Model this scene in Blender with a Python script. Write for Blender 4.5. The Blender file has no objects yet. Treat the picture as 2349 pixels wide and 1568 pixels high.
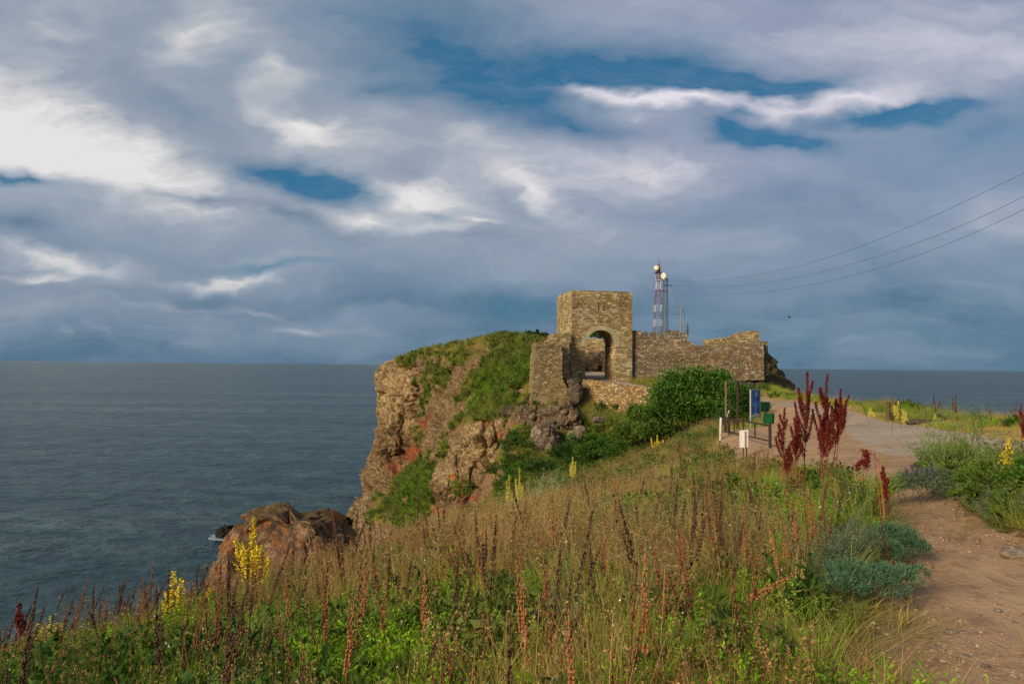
import bpy, bmesh, math, random
import numpy as np
from mathutils import Matrix, Vector

# ------------------------------------------------------------------ camera
CZ = 32.0                                   # eye height above the sea, metres
FP = 1567.0                                 # focal length for a 2349 px wide frame
HPX = 838.0
pitch = math.atan((HPX - 784) / FP)
roll = math.atan(24 / 2349.0)
fwd = Vector((0, math.cos(pitch), math.sin(pitch)))
upv = Vector((0, -math.sin(pitch), math.cos(pitch)))
hx = Vector((1, 0, 0))
RV = math.cos(roll) * hx + math.sin(roll) * upv
UV_ = -math.sin(roll) * hx + math.cos(roll) * upv
scene = bpy.context.scene
COL = scene.collection
cam_d = bpy.data.cameras.new('camera')
cam_d.sensor_width = 36.0
cam_d.lens = 36.0 * FP / 2349.0
cam_d.clip_start = 0.05
cam_d.clip_end = 100000
cam = bpy.data.objects.new('camera', cam_d)
COL.objects.link(cam)
M = Matrix(((RV.x, UV_.x, -fwd.x, 0), (RV.y, UV_.y, -fwd.y, 0), (RV.z, UV_.z, -fwd.z, CZ), (0, 0, 0, 1)))
cam.matrix_world = M
scene.camera = cam
scene.view_settings.view_transform = 'Standard'
scene.view_settings.look = 'None'
scene.view_settings.exposure = 0.2
scene.view_settings.gamma = 1.0


def ray(px, py):
    """direction (y = 1) for a point of the photograph, in 2349 x 1568 units"""
    d = fwd * FP + RV * (px - 1174.5) - UV_ * (py - 784)
    return d.x / d.y, d.z / d.y


def P(px, py, Y):
    u, v = ray(px, py)
    return Vector((u * Y, Y, CZ + v * Y))


def project(X, Y, Z):
    X = np.asarray(X, float); Y = np.asarray(Y, float); Z = np.asarray(Z, float) - CZ
    f = X * fwd.x + Y * fwd.y + Z * fwd.z
    r = X * RV.x + Y * RV.y + Z * RV.z
    u = X * UV_.x + Y * UV_.y + Z * UV_.z
    f = np.where(f < 0.1, 0.1, f)
    return 1174.5 + r / f * FP, 784 - u / f * FP


# ------------------------------------------------------------------ node helper
def srgb(r, g, b):
    def c(v):
        v /= 255.0
        return v / 12.92 if v <= 0.04045 else ((v + 0.055) / 1.055) ** 2.4
    return (c(r), c(g), c(b), 1.0)


class NT:
    def __init__(s, tree):
        s.t = tree
        s.n = tree.nodes
        s.l = tree.links

    def new(s, typ, **kw):
        n = s.n.new(typ)
        for k, v in kw.items():
            setattr(n, k, v)
        return n

    def put(s, sock, v):
        if isinstance(v, bpy.types.NodeSocket):
            s.l.new(v, sock)
        elif isinstance(v, (tuple, list)) and sock.type == 'RGBA' and len(v) == 3:
            sock.default_value = (*v, 1)
        else:
            sock.default_value = v

    def math(s, op, a, b=0.0, c=None, clamp=False):
        n = s.new('ShaderNodeMath', operation=op, use_clamp=clamp)
        s.put(n.inputs[0], a); s.put(n.inputs[1], b)
        if c is not None:
            s.put(n.inputs[2], c)
        return n.outputs[0]

    def vmath(s, op, a, b=None, scale=None):
        n = s.new('ShaderNodeVectorMath', operation=op)
        s.put(n.inputs[0], a)
        if b is not None:
            s.put(n.inputs[1], b)
        if scale is not None:
            s.put(n.inputs[3], scale)
        return n.outputs[1] if op in ('LENGTH', 'DOT_PRODUCT') else n.outputs[0]

    def mix(s, f, a, b, blend='MIX'):
        n = s.new('ShaderNodeMix', data_type='RGBA', blend_type=blend)
        s.put(n.inputs[0], f); s.put(n.inputs[6], a); s.put(n.inputs[7], b)
        return n.outputs[2]

    def mapr(s, v, a, b, c=0.0, d=1.0, smooth=False):
        n = s.new('ShaderNodeMapRange', interpolation_type='SMOOTHSTEP' if smooth else 'LINEAR')
        s.put(n.inputs[0], v)
        n.inputs[1].default_value = a; n.inputs[2].default_value = b
        n.inputs[3].default_value = c; n.inputs[4].default_value = d
        return n.outputs[0]

    def noise(s, vec, scale, detail=4, rough=0.55, dist=0.0):
        n = s.new('ShaderNodeTexNoise')
        if vec is not None:
            s.put(n.inputs['Vector'], vec)
        n.inputs['Scale'].default_value = scale
        n.inputs['Detail'].default_value = detail
        n.inputs['Roughness'].default_value = rough
        n.inputs['Distortion'].default_value = dist
        return n.outputs[0]

    def noisec(s, vec, scale, detail=3):
        n = s.new('ShaderNodeTexNoise')
        s.put(n.inputs['Vector'], vec)
        n.inputs['Scale'].default_value = scale
        n.inputs['Detail'].default_value = detail
        return n.outputs[1]

    def mapping(s, vec, loc=(0, 0, 0), rot=(0, 0, 0), scale=(1, 1, 1), typ='POINT'):
        n = s.new('ShaderNodeMapping', vector_type=typ)
        s.put(n.inputs[0], vec)
        n.inputs[1].default_value = loc
        n.inputs[2].default_value = rot
        n.inputs[3].default_value = scale
        return n.outputs[0]

    def ramp(s, f, stops):
        n = s.new('ShaderNodeValToRGB')
        s.put(n.inputs[0], f)
        cr = n.color_ramp
        while len(cr.elements) < len(stops):
            cr.elements.new(0.5)
        for e, (p, c) in zip(cr.elements, stops):
            e.position = p
            e.color = c if len(c) == 4 else (*c, 1)
        return n.outputs[0]

    def attr(s, name, typ='GEOMETRY'):
        n = s.new('ShaderNodeAttribute', attribute_name=name, attribute_type=typ)
        return n.outputs['Fac']


# ------------------------------------------------------------------ sky
SUN_AZ = math.radians(-133)      # from +Y towards +X; negative = left of the view
SUN_EL = math.radians(27)
world = bpy.data.worlds.new('World')
scene.world = world
world.use_nodes = True
w = NT(world.node_tree)
w.n.clear()
out = w.new('ShaderNodeOutputWorld')
bg = w.new('ShaderNodeBackground')
bg.inputs[1].default_value = 0.1
w.l.new(bg.outputs[0], out.inputs[0])
sky = w.new('ShaderNodeTexSky', sky_type='NISHITA')
sky.sun_disc = False
sky.sun_elevation = SUN_EL
sky.sun_rotation = SUN_AZ
sky.air_density = 1.0
sky.dust_density = 0.6
sky.ozone_density = 2.5
tc = w.new('ShaderNodeTexCoord')
sep = w.new('ShaderNodeSeparateXYZ')
w.l.new(tc.outputs['Generated'], sep.inputs[0])
ya = w.math('MAXIMUM', w.math('ABSOLUTE', sep.outputs[1]), 0.12)
u_ = w.math('DIVIDE', sep.outputs[0], ya)
v_ = w.math('DIVIDE', sep.outputs[2], ya)
cmb = w.new('ShaderNodeCombineXYZ')
w.l.new(u_, cmb.inputs[0]); w.l.new(v_, cmb.inputs[1])
uv0 = cmb.outputs[0]
warp = w.vmath('SUBTRACT', w.noisec(w.mapping(uv0, scale=(1, 2.0, 1)), 3.2, 4), (0.5, 0.5, 0.5))
warp = w.vmath('MULTIPLY', warp, (0.26, 0.10, 0.0))
uvw = w.vmath('ADD', uv0, warp)
warp2 = w.vmath('SUBTRACT', w.noisec(w.mapping(uv0, scale=(1, 2.0, 1)), 11.0, 8), (0.5, 0.5, 0.5))
uvw = w.vmath('ADD', uvw, w.vmath('MULTIPLY', warp2, (0.10, 0.040, 0.0)))
warp3 = w.vmath('SUBTRACT', w.noisec(w.mapping(uv0, loc=(5, 2, 0), scale=(1, 1.6, 1)), 38.0, 6), (0.5, 0.5, 0.5))
uvw = w.vmath('ADD', uvw, w.vmath('MULTIPLY', warp3, (0.022, 0.012, 0.0)))


def blobs(lst):
    tot = None
    for (cx, cy, rx, ry, ang, amp) in lst:
        u, v = ray(cx, cy)
        m = w.mapping(uvw, loc=(u, v, 0), rot=(0, 0, -math.radians(ang)), scale=(rx / FP, ry / FP, 1), typ='TEXTURE')
        g = w.new('ShaderNodeTexGradient', gradient_type='QUADRATIC_SPHERE')
        w.l.new(m, g.inputs[0])
        a = w.math('MULTIPLY', g.outputs[1], amp)
        tot = a if tot is None else w.math('ADD', tot, a)
    return tot


# ang positive = falls towards the right in the picture
light = blobs([
    (40, 270, 640, 230, 24, 1.05), (330, 400, 520, 140, 14, .65), (700, 330, 500, 200, 10, .2), (1000, 420, 500, 120, 0, .22), (480, 60, 240, 130, -30, .42),
    (80, 40, 500, 160, 20, .25), (715, 285, 150, 60, 25, .75), (650, 160, 130, 90, 50, .35),
    (930, 458, 290, 72, 4, 1.0), (850, 512, 330, 42, 2, .75), (100, 600, 380, 55, 8, .6),
    (60, 633, 170, 18, 2, .6), (560, 638, 230, 28, -3, .75), (450, 505, 210, 50, 6, .35),
    (640, 600, 200, 40, 0, .1), (1480, 212, 520, 36, 2, 1.15), (1960, 212, 330, 60, -6, .75),
    (1800, 250, 110, 60, 0, .5), (1430, 255, 220, 60, 3, .35), (1480, 385, 420, 120, -6, .55),
    (1250, 435, 170, 50, 30, .6), (1800, 90, 1000, 230, 0, .3), (2300, 150, 500, 300, 0, .18),
    (1050, 330, 600, 150, 4, .28), (1350, 560, 900, 150, 0, .16), (740, 748, 250, 20, 3, .32),
    (600, 712, 170, 15, 3, .3), (420, 700, 200, 14, 0, .2), (190, 772, 38, 22, -30, .22), (257, 772, 50, 30, -20, .22),
    (430, 784, 160, 24, 0, .14), (20, 775, 90, 20, 0, .2), (1100, 505, 100, 14, 5, .5), (100, 690, 900, 150, 0, .22), (990, 55, 300, 90, 30, .12),
    (1000, 560, 260, 70, 0, .12), (2080, 740, 260, 12, 0, .1)])
dark = blobs([
    (450, 472, 210, 36, 8, .85), (610, 517, 150, 32, 8, .7), (50, 520, 150, 70, 5, .8), (500, 300, 420, 120, 28, .25),
    (1950, 690, 900, 170, 3, .35), (400, 680, 800, 60, 2, .2), (2250, 620, 400, 110, 0, .12), (1500, 500, 500, 40, 4, .22),
    (900, 690, 800, 70, 2, .12), (1300, 700, 500, 80, 0, .2), (1100, 540, 200, 40, -10, .2), (60, 560, 300, 20, 5, .15),
    (150, 130, 30, 20, 0, .1), (900, 380, 260, 60, 10, .2)])
holes = blobs([
    (690, 425, 290, 72, 8, 1.7), (120, 415, 280, 56, 16, 1.0), (1450, 150, 600, 150, -4, 1.0),
    (1290, 165, 160, 70, 0, .6), (1740, 180, 400, 52, 2, 1.5), (1790, 305, 250, 60, 6, 1.2), (1700, 280, 90, 26, 10, .6),
    (2060, 248, 250, 48, -6, 1.15), (900, 512, 130, 44, 5, .5), (990, 490, 120, 34, 0, .5), (1000, 90, 480, 240, 20, .85),
    (1150, 230, 280, 130, 0, .75), (1290, 285, 240, 55, 0, .55), (900, 215, 200, 70, 10, .35), (640, 615, 260, 30, 0, .4),
    (1720, 245, 90, 40, 0, .55), (2230, 300, 600, 200, 0, .4), (1180, 700, 260, 80, 0, .3)])
n1 = w.noise(w.mapping(uvw, rot=(0, 0, 0.10), scale=(1.0, 2.4, 1)), 2.6, 5, 0.5, 0.1)
n2 = w.noise(w.mapping(uvw, loc=(3, 1, 0), rot=(0, 0, 0.06), scale=(1.0, 2.6, 1)), 7.0, 5, 0.52, 0.2)
n3 = w.noise(w.mapping(uvw, loc=(7, 4, 0), rot=(0, 0, 0.12), scale=(1.0, 2.6, 1)), 16.0, 8, 0.68, 0.3)
L = w.math('ADD', w.math('MULTIPLY', w.math('SUBTRACT', n1, 0.36), 0.60), w.math('MULTIPLY', w.math('SUBTRACT', n2, 0.5), 0.30))
L = w.math('ADD', L, w.math('MULTIPLY', w.math('SUBTRACT', n3, 0.5), w.math('ADD', w.math('MULTIPLY', light, 0.55), 0.22)))
L = w.math('ADD', L, w.math('MULTIPLY', light, 0.58))
L = w.math('SUBTRACT', L, w.math('MULTIPLY', dark, 0.38))
n4 = w.noise(w.mapping(uvw, loc=(2, 9, 0), scale=(1.0, 6.0, 1)), 3.2, 6, 0.55, 0.0)
L = w.math('ADD', L, w.math('MULTIPLY', w.math('SUBTRACT', n4, 0.5), w.mapr(v_, 0.02, 0.30, 0.50, 0.12)))
elev = w.mapr(v_, 0.0, 0.20, 0.08, 0.40)
L = w.math('ADD', L, w.math('ADD', elev, 0.085))
cloud = w.ramp(L, [(0.0, srgb(68, 100, 124)), (0.22, srgb(102, 124, 142)), (0.42, srgb(138, 150, 163)),
                   (0.62, srgb(166, 174, 181)), (0.82, srgb(210, 210, 206)), (1.0, srgb(234, 231, 224))])
# violet cast higher up on the right
vi = w.math('MULTIPLY', w.mapr(u_, -0.25, 0.3, 0, 1, True), w.mapr(v_, 0.08, 0.35, 0, 1, True))
cloud = w.mix(w.math('ADD', w.math('MULTIPLY', vi, 0.6), 0.25), cloud, (0.97, 0.94, 1.10, 1), 'MULTIPLY')
cloud10 = w.mix(1.0, cloud, (8.25, 8.4, 8.7, 1), 'MULTIPLY')
bl = w.math('MULTIPLY', w.math('ADD', holes, w.math('MULTIPLY', w.math('SUBTRACT', n2, 0.5), w.mapr(holes, 0, .5, 0, .7))), 1.2)
bl = w.math('SUBTRACT', bl, w.math('MULTIPLY', w.math('SUBTRACT', light, 0.45), 0.6), clamp=True)
bl = w.math('ADD', bl, w.math('MULTIPLY', w.math('SUBTRACT', n3, 0.5), w.mapr(bl, 0, .3, 0, .6)))
bl = w.mapr(bl, 0.0, 1.05, 0, 0.96)
blue = w.mix(1.0, sky.outputs[0], (0.30, 0.62, 0.62, 1), 'MULTIPLY')
blue = w.mix(0.75, blue, (0.16, 1.25, 2.6, 1))
low = w.mapr(v_, 0.0, 0.02, 0.0, 1.0)
res = w.mix(bl, cloud10, blue)
w.l.new(res, bg.inputs[0])

# one warm low sun from the left, softened by thin cloud
sd = bpy.data.lights.new('sun', 'SUN')
sd.energy = 4.0
sd.angle = math.radians(18)
sd.color = (1.0, 0.86, 0.65)
so = bpy.data.objects.new('sun', sd)
COL.objects.link(so)
sdir = Vector((math.sin(SUN_AZ) * math.cos(SUN_EL), math.cos(SUN_AZ) * math.cos(SUN_EL), math.sin(SUN_EL)))
so.rotation_euler = sdir.to_track_quat('Z', 'Y').to_euler()
so.location = (0, 0, 80)


# ------------------------------------------------------------------ generic helpers
def tag(o, label=None, cat=None, group=None, kind=None):
    if label: o['label'] = label
    if cat: o['category'] = cat
    if group: o['group'] = group
    if kind: o['kind'] = kind
    return o


def empty(name, loc, rz=0.0):
    o = bpy.data.objects.new(name, None)
    o.location = loc
    o.rotation_euler = (0, 0, rz)
    COL.objects.link(o)
    return o


def mesh_np(name, V, F, mat=None, parent=None, smooth=False, attrs=None, uvs=None, link=True):
    """V (n,3); F (m,k) array with one k, or a list of arrays."""
    V = np.asarray(V, np.float32)
    Fs = F if isinstance(F, list) else [F]
    Fs = [np.asarray(f, np.int32) for f in Fs if len(f)]
    me = bpy.data.meshes.new(name)
    me.vertices.add(len(V))
    me.vertices.foreach_set('co', V.ravel())
    loops = np.concatenate([f.ravel() for f in Fs])
    sizes = np.concatenate([np.full(len(f), f.shape[1], np.int32) for f in Fs])
    starts = np.concatenate([[0], np.cumsum(sizes)[:-1]]).astype(np.int32)
    me.loops.add(len(loops))
    me.loops.foreach_set('vertex_index', loops)
    me.polygons.add(len(sizes))
    me.polygons.foreach_set('loop_start', starts)
    me.update(calc_edges=True)
    if smooth:
        me.polygons.foreach_set('use_smooth', np.ones(len(sizes), bool))
    if attrs:
        for k, a in attrs.items():
            at = me.attributes.new(k, 'FLOAT', 'POINT')
            at.data.foreach_set('value', np.asarray(a, np.float32))
    if uvs is not None:
        ul = me.uv_layers.new(name='UVMap')
        ul.data.foreach_set('uv', np.asarray(uvs, np.float32)[loops].ravel())
    if mat:
        me.materials.append(mat)
    o = bpy.data.objects.new(name, me)
    if link:
        COL.objects.link(o)
    if parent:
        o.parent = parent
    return o


class MB:
    """collects simple shapes into one mesh"""
    def __init__(s):
        s.v = []; s.f = []

    def add(s, vs, fs):
        b = len(s.v)
        s.v += [tuple(v) for v in vs]
        s.f += [tuple(i + b for i in f) for f in fs]

    def box(s, c, d, rz=0.0, taper=1.0, tilt=None):
        x, y, z = d[0] / 2, d[1] / 2, d[2] / 2
        vs = []
        for k in (-1, 1):
            t = taper if k > 0 else 1.0
            for (a, b) in ((-1, -1), (1, -1), (1, 1), (-1, 1)):
                v = Vector((a * x * t, b * y * t, k * z))
                if tilt: v = tilt @ v
                v = Matrix.Rotation(rz, 3, 'Z') @ v
                vs.append(v + Vector(c))
        s.add(vs, [(3, 2, 1, 0), (4, 5, 6, 7), (0, 1, 5, 4), (1, 2, 6, 5), (2, 3, 7, 6), (3, 0, 4, 7)])

    def tube(s, pts, r, n=6, cap=True):
        pts = [Vector(p) for p in pts]
        rs = r if isinstance(r, (list, tuple)) else [r] * len(pts)
        vs = []
        for i, p in enumerate(pts):
            d = (pts[min(i + 1, len(pts) - 1)] - pts[max(i - 1, 0)])
            if d.length < 1e-9: d = Vector((0, 0, 1))
            d.normalize()
            a = d.cross(Vector((0.3, 0.1, 1)) if abs(d.z) < 0.9 else Vector((1, 0.2, 0))).normalized()
            b = d.cross(a)
            for k in range(n):
                t = 2 * math.pi * k / n
                vs.append(p + (a * math.cos(t) + b * math.sin(t)) * rs[i])
        fs = []
        for i in range(len(pts) - 1):
            for k in range(n):
                k2 = (k + 1) % n
                fs.append((i * n + k, i * n + k2, (i + 1) * n + k2, (i + 1) * n + k))
        if cap:
            fs.append(tuple(range(n - 1, -1, -1)))
            e = (len(pts) - 1) * n
            fs.append(tuple(range(e, e + n)))
        s.add(vs, fs)

    def blob(s, c, r, seg=6, rings=4, sc=(1, 1, 1), rot=None):
        vs = [Vector((0, 0, -1))]
        for i in range(1, rings):
            ph = -math.pi / 2 + math.pi * i / rings
            for k in range(seg):
                t = 2 * math.pi * k / seg
                vs.append(Vector((math.cos(ph) * math.cos(t), math.cos(ph) * math.sin(t), math.sin(ph))))
        vs.append(Vector((0, 0, 1)))
        out = []
        for v in vs:
            v = Vector((v.x * sc[0], v.y * sc[1], v.z * sc[2])) * r
            if rot: v = rot @ v
            out.append(v + Vector(c))
        fs = [(0, 1 + (k + 1) % seg, 1 + k) for k in range(seg)]
        for i in range(rings - 2):
            for k in range(seg):
                a = 1 + i * seg + k; b = 1 + i * seg + (k + 1) % seg
                fs.append((a, b, b + seg, a + seg))
        t = len(vs) - 1
        fs += [(t, 1 + (rings - 2) * seg + k, 1 + (rings - 2) * seg + (k + 1) % seg) for k in range(seg)]
        s.add(out, fs)

    def build(s, name, mat, parent=None, smooth=False, link=True):
        me = bpy.data.meshes.new(name)
        me.from_pydata([tuple(v) for v in s.v], [], s.f)
        me.materials.append(mat)
        if smooth:
            me.polygons.foreach_set('use_smooth', [True] * len(me.polygons))
        me.update()
        o = bpy.data.objects.new(name, me)
        if link: COL.objects.link(o)
        if parent: o.parent = parent
        return o


# numpy noise ---------------------------------------------------------------
def _h(ix, iy, iz, seed):
    n = (ix.astype(np.int64) * 374761393 + iy.astype(np.int64) * 668265263 + iz.astype(np.int64) * 2147483647 + seed * 974711)
    n = n & 0xffffffff
    n = ((n ^ (n >> 13)) * 1274126177) & 0xffffffff
    n = ((n ^ (n >> 15)) * 2246822519) & 0xffffffff
    n = n ^ (n >> 16)
    return (n & 0xffffff) / float(0xffffff)


def vnoise(x, y, z, seed=0):
    x, y, z = np.broadcast_arrays(np.asarray(x, float), np.asarray(y, float), np.asarray(z, float))
    ix, iy, iz = np.floor(x), np.floor(y), np.floor(z)
    fx, fy, fz = x - ix, y - iy, z - iz
    fx = fx * fx * (3 - 2 * fx); fy = fy * fy * (3 - 2 * fy); fz = fz * fz * (3 - 2 * fz)
    r = 0
    for a in (0, 1):
        for b in (0, 1):
            for c in (0, 1):
                wgt = (fx if a else 1 - fx) * (fy if b else 1 - fy) * (fz if c else 1 - fz)
                r = r + wgt * _h(ix + a, iy + b, iz + c, seed)
    return r * 2 - 1


def fbm(x, y, z, octv=4, seed=0, gain=0.5):
    r = 0; a = 1.0; t = 0
    for i in range(octv):
        r = r + a * vnoise(x, y, z, seed + i * 17); t += a
        x = x * 2.03; y = y * 2.03; z = z * 2.03; a *= gain
    return r / t


def worley(x, y, z, seed=0):
    """F1, F2 and the cell's random value"""
    ix, iy, iz = np.floor(x), np.floor(y), np.floor(z)
    f1 = np.full(x.shape, 9.0); f2 = np.full(x.shape, 9.0); cid = np.zeros(x.shape)
    for a in (-1, 0, 1):
        for b in (-1, 0, 1):
            for c in (-1, 0, 1):
                jx, jy, jz = ix + a, iy + b, iz + c
                px = jx + _h(jx, jy, jz, seed + 1); py = jy + _h(jx, jy, jz, seed + 2); pz = jz + _h(jx, jy, jz, seed + 3)
                d = np.sqrt((px - x) ** 2 + (py - y) ** 2 + (pz - z) ** 2)
                v = _h(jx, jy, jz, seed + 4)
                nf2 = np.where(d < f1, f1, np.minimum(f2, d))
                cid = np.where(d < f1, v, cid)
                f1 = np.minimum(f1, d); f2 = nf2
    return f1, f2, cid


def tps_fit(pts, vals, lam=1e-3):
    pts = np.asarray(pts, float); vals = np.asarray(vals, float)
    n = len(pts)
    d = np.linalg.norm(pts[:, None] - pts[None], axis=2)
    K = np.where(d > 0, d * d * np.log(d + 1e-12), 0) + lam * np.eye(n)
    Pm = np.hstack([np.ones((n, 1)), pts])
    A = np.zeros((n + 3, n + 3)); A[:n, :n] = K; A[:n, n:] = Pm; A[n:, :n] = Pm.T
    sol = np.linalg.solve(A, np.concatenate([vals, np.zeros(3)]))
    return pts, sol


def tps_eval(fit, x, y):
    pts, sol = fit
    x = np.asarray(x, float); y = np.asarray(y, float)
    r = sol[-3] + sol[-2] * x + sol[-1] * y
    for (px, py), c in zip(pts, sol[:-3]):
        d2 = (x - px) ** 2 + (y - py) ** 2
        r = r + c * 0.5 * d2 * np.log(d2 + 1e-12)
    return r


def in_poly(x, y, poly):
    x = np.asarray(x, float); y = np.asarray(y, float)
    ins = np.zeros(np.broadcast(x, y).shape, bool)
    n = len(poly)
    for i in range(n):
        x1, y1 = poly[i]; x2, y2 = poly[(i + 1) % n]
        c = ((y1 > y) != (y2 > y)) & (x < (x2 - x1) * (y - y1) / (y2 - y1 + 1e-12) + x1)
        ins ^= c
    return ins


def poly_dist(x, y, line):
    d = np.full(np.broadcast(x, y).shape, 1e9)
    for (x1, y1), (x2, y2) in zip(line[:-1], line[1:]):
        dx, dy = x2 - x1, y2 - y1
        t = np.clip(((x - x1) * dx + (y - y1) * dy) / (dx * dx + dy * dy + 1e-12), 0, 1)
        d = np.minimum(d, np.hypot(x - x1 - t * dx, y - y1 - t * dy))
    return d


def grid_faces(nr, nc):
    i = np.arange(nr - 1)[:, None] * nc + np.arange(nc - 1)[None]
    i = i.ravel()
    return np.stack([i, i + 1, i + nc + 1, i + nc], 1)


# ------------------------------------------------------------------ materials
def new_mat(name):
    m = bpy.data.materials.new(name)
    m.use_nodes = True
    t = NT(m.node_tree)
    t.n.clear()
    o = t.new('ShaderNodeOutputMaterial')
    b = t.new('ShaderNodeBsdfPrincipled')
    t.l.new(b.outputs[0], o.inputs[0])
    b.inputs['Roughness'].default_value = 0.9
    b.inputs['Specular IOR Level'].default_value = 0.25
    return m, t, b, o


def bump(t, b, h, strength=0.5, dist=0.05):
    n = t.new('ShaderNodeBump')
    n.inputs['Strength'].default_value = strength
    n.inputs['Distance'].default_value = dist
    t.put(n.inputs['Height'], h)
    t.l.new(n.outputs[0], b.inputs['Normal'])


def plain(name, col, rough=0.7, metal=0.0, var=0.25, scale=8.0):
    m, t, b, o = new_mat(name)
    tcn = t.new('ShaderNodeTexCoord')
    n = t.noise(tcn.outputs['Object'], scale, 5, 0.6)
    c = t.mix(t.mapr(n, 0.3, 0.7, 0, 1), tuple(v * (1 - var) for v in col[:3]), tuple(min(1, v * (1 + var)) for v in col[:3]))
    t.put(b.inputs['Base Color'], c)
    b.inputs['Roughness'].default_value = rough
    b.inputs['Metallic'].default_value = metal
    bump(t, b, n, 0.2, 0.01)
    return m


def stone_mat(name, bw=0.42, rh=0.17, cols=None, mort=(0.09, 0.07, 0.05), rubble=0.35, seed=0.0, warm=(1, 1, 1)):
    """coursed rubble masonry: two brick scales mixed with irregular voronoi stones, on UV in metres"""
    cols = cols or [srgb(116, 98, 74), srgb(150, 131, 98), srgb(176, 157, 120), srgb(214, 200, 168)]
    m, t, b, o = new_mat(name)
    uvn = t.new('ShaderNodeUVMap')
    uv = t.mapping(uvn.outputs[0], loc=(seed, seed * 1.7, 0))
    wob = t.vmath('MULTIPLY', t.vmath('SUBTRACT', t.noisec(uv, 1.3, 3), (0.5, 0.5, 0.5)), (0.35, 0.16, 0))
    wob2 = t.vmath('MULTIPLY', t.vmath('SUBTRACT', t.noisec(uv, 6, 2), (0.5, 0.5, 0.5)), (0.12, 0.06, 0))
    uvd = t.vmath('ADD', t.vmath('ADD', uv, wob), wob2)

    def brick(w_, h_, off):
        n = t.new('ShaderNodeTexBrick')
        t.put(n.inputs['Vector'], t.mapping(uvd, loc=(off, off * .37, 0)))
        n.inputs['Color1'].default_value = (0, 0, 0, 1)
        n.inputs['Color2'].default_value = (1, 1, 1, 1)
        n.inputs['Mortar'].default_value = (0.5, 0.5, 0.5, 1)
        n.inputs['Scale'].default_value = 1.0
        n.inputs['Mortar Size'].default_value = 0.016
        n.inputs['Mortar Smooth'].default_value = 0.35
        n.inputs['Bias'].default_value = 0.0
        n.inputs['Brick Width'].default_value = w_
        n.inputs['Row Height'].default_value = h_
        n.offset = 0.5; n.squash = 0.7; n.squash_frequency = 3
        return n.outputs[0], n.outputs[1]
    c1, f1 = brick(bw, rh, 0)
    c2, f2 = brick(bw * 1.55, rh * 1.45, 5.3)
    sel = t.mapr(t.noise(uv, 0.55, 2), 0.50, 0.54)
    cc = t.mix(sel, c1, c2)
    ff = t.mix(sel, f1, f2)
    # irregular stones
    vo = t.new('ShaderNodeTexVoronoi', feature='F1')
    t.put(vo.inputs['Vector'], t.mapping(uvd, scale=(1 / (bw * .8), 1 / (rh * .95), 1)))
    vo.inputs['Scale'].default_value = 1.0
    vo.inputs['Randomness'].default_value = 0.75
    ve = t.new('ShaderNodeTexVoronoi', feature='DISTANCE_TO_EDGE')
    t.put(ve.inputs['Vector'], t.mapping(uvd, scale=(1 / (bw * .8), 1 / (rh * .95), 1)))
    ve.inputs['Scale'].default_value = 1.0
    ve.inputs['Randomness'].default_value = 0.75
    sepc = t.new('ShaderNodeSeparateColor')
    t.l.new(vo.outputs['Color'], sepc.inputs[0])
    vf = t.mapr(ve.outputs[0], 0.02, 0.10, 1, 0)
    rub = t.mapr(t.noise(uv, 0.35, 3), 0.62 - rubble * .4, 0.66 - rubble * .4)
    cc = t.mix(rub, cc, sepc.outputs[0])
    ff = t.mix(rub, ff, vf)
    fine = t.noise(uv, 22, 5, 0.65)
    val = t.math('ADD', t.math('MULTIPLY', cc, 0.75), t.math('MULTIPLY', fine, 0.30))
    col = t.ramp(val, [(0.05, cols[0]), (0.35, cols[1]), (0.65, cols[2]), (0.98, cols[3])])
    big = t.noise(uv, 0.45, 4, 0.6)
    col = t.mix(t.mapr(big, 0.42, 0.68), col, t.mix(1.0, col, (0.86, 0.70, 0.52, 1), 'MULTIPLY'))
    stain = t.noise(uv, 1.6, 5, 0.7)
    col = t.mix(t.math('MULTIPLY', t.mapr(stain, 0.58, 0.78), 0.6), col, t.mix(1.0, col, (0.55, 0.52, 0.50, 1), 'MULTIPLY'))
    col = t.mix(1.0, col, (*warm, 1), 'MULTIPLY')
    col = t.mix(t.math('MULTIPLY', ff, 0.70), col, (*mort, 1))
    t.put(b.inputs['Base Color'], col)
    b.inputs['Roughness'].default_value = 0.95
    h = t.math('SUBTRACT', t.math('ADD', t.math('MULTIPLY', fine, 0.35), t.math('MULTIPLY', cc, 0.5)), t.math('MULTIPLY', ff, 1.0))
    bump(t, b, h, 0.9, 0.06)
    return m


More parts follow.
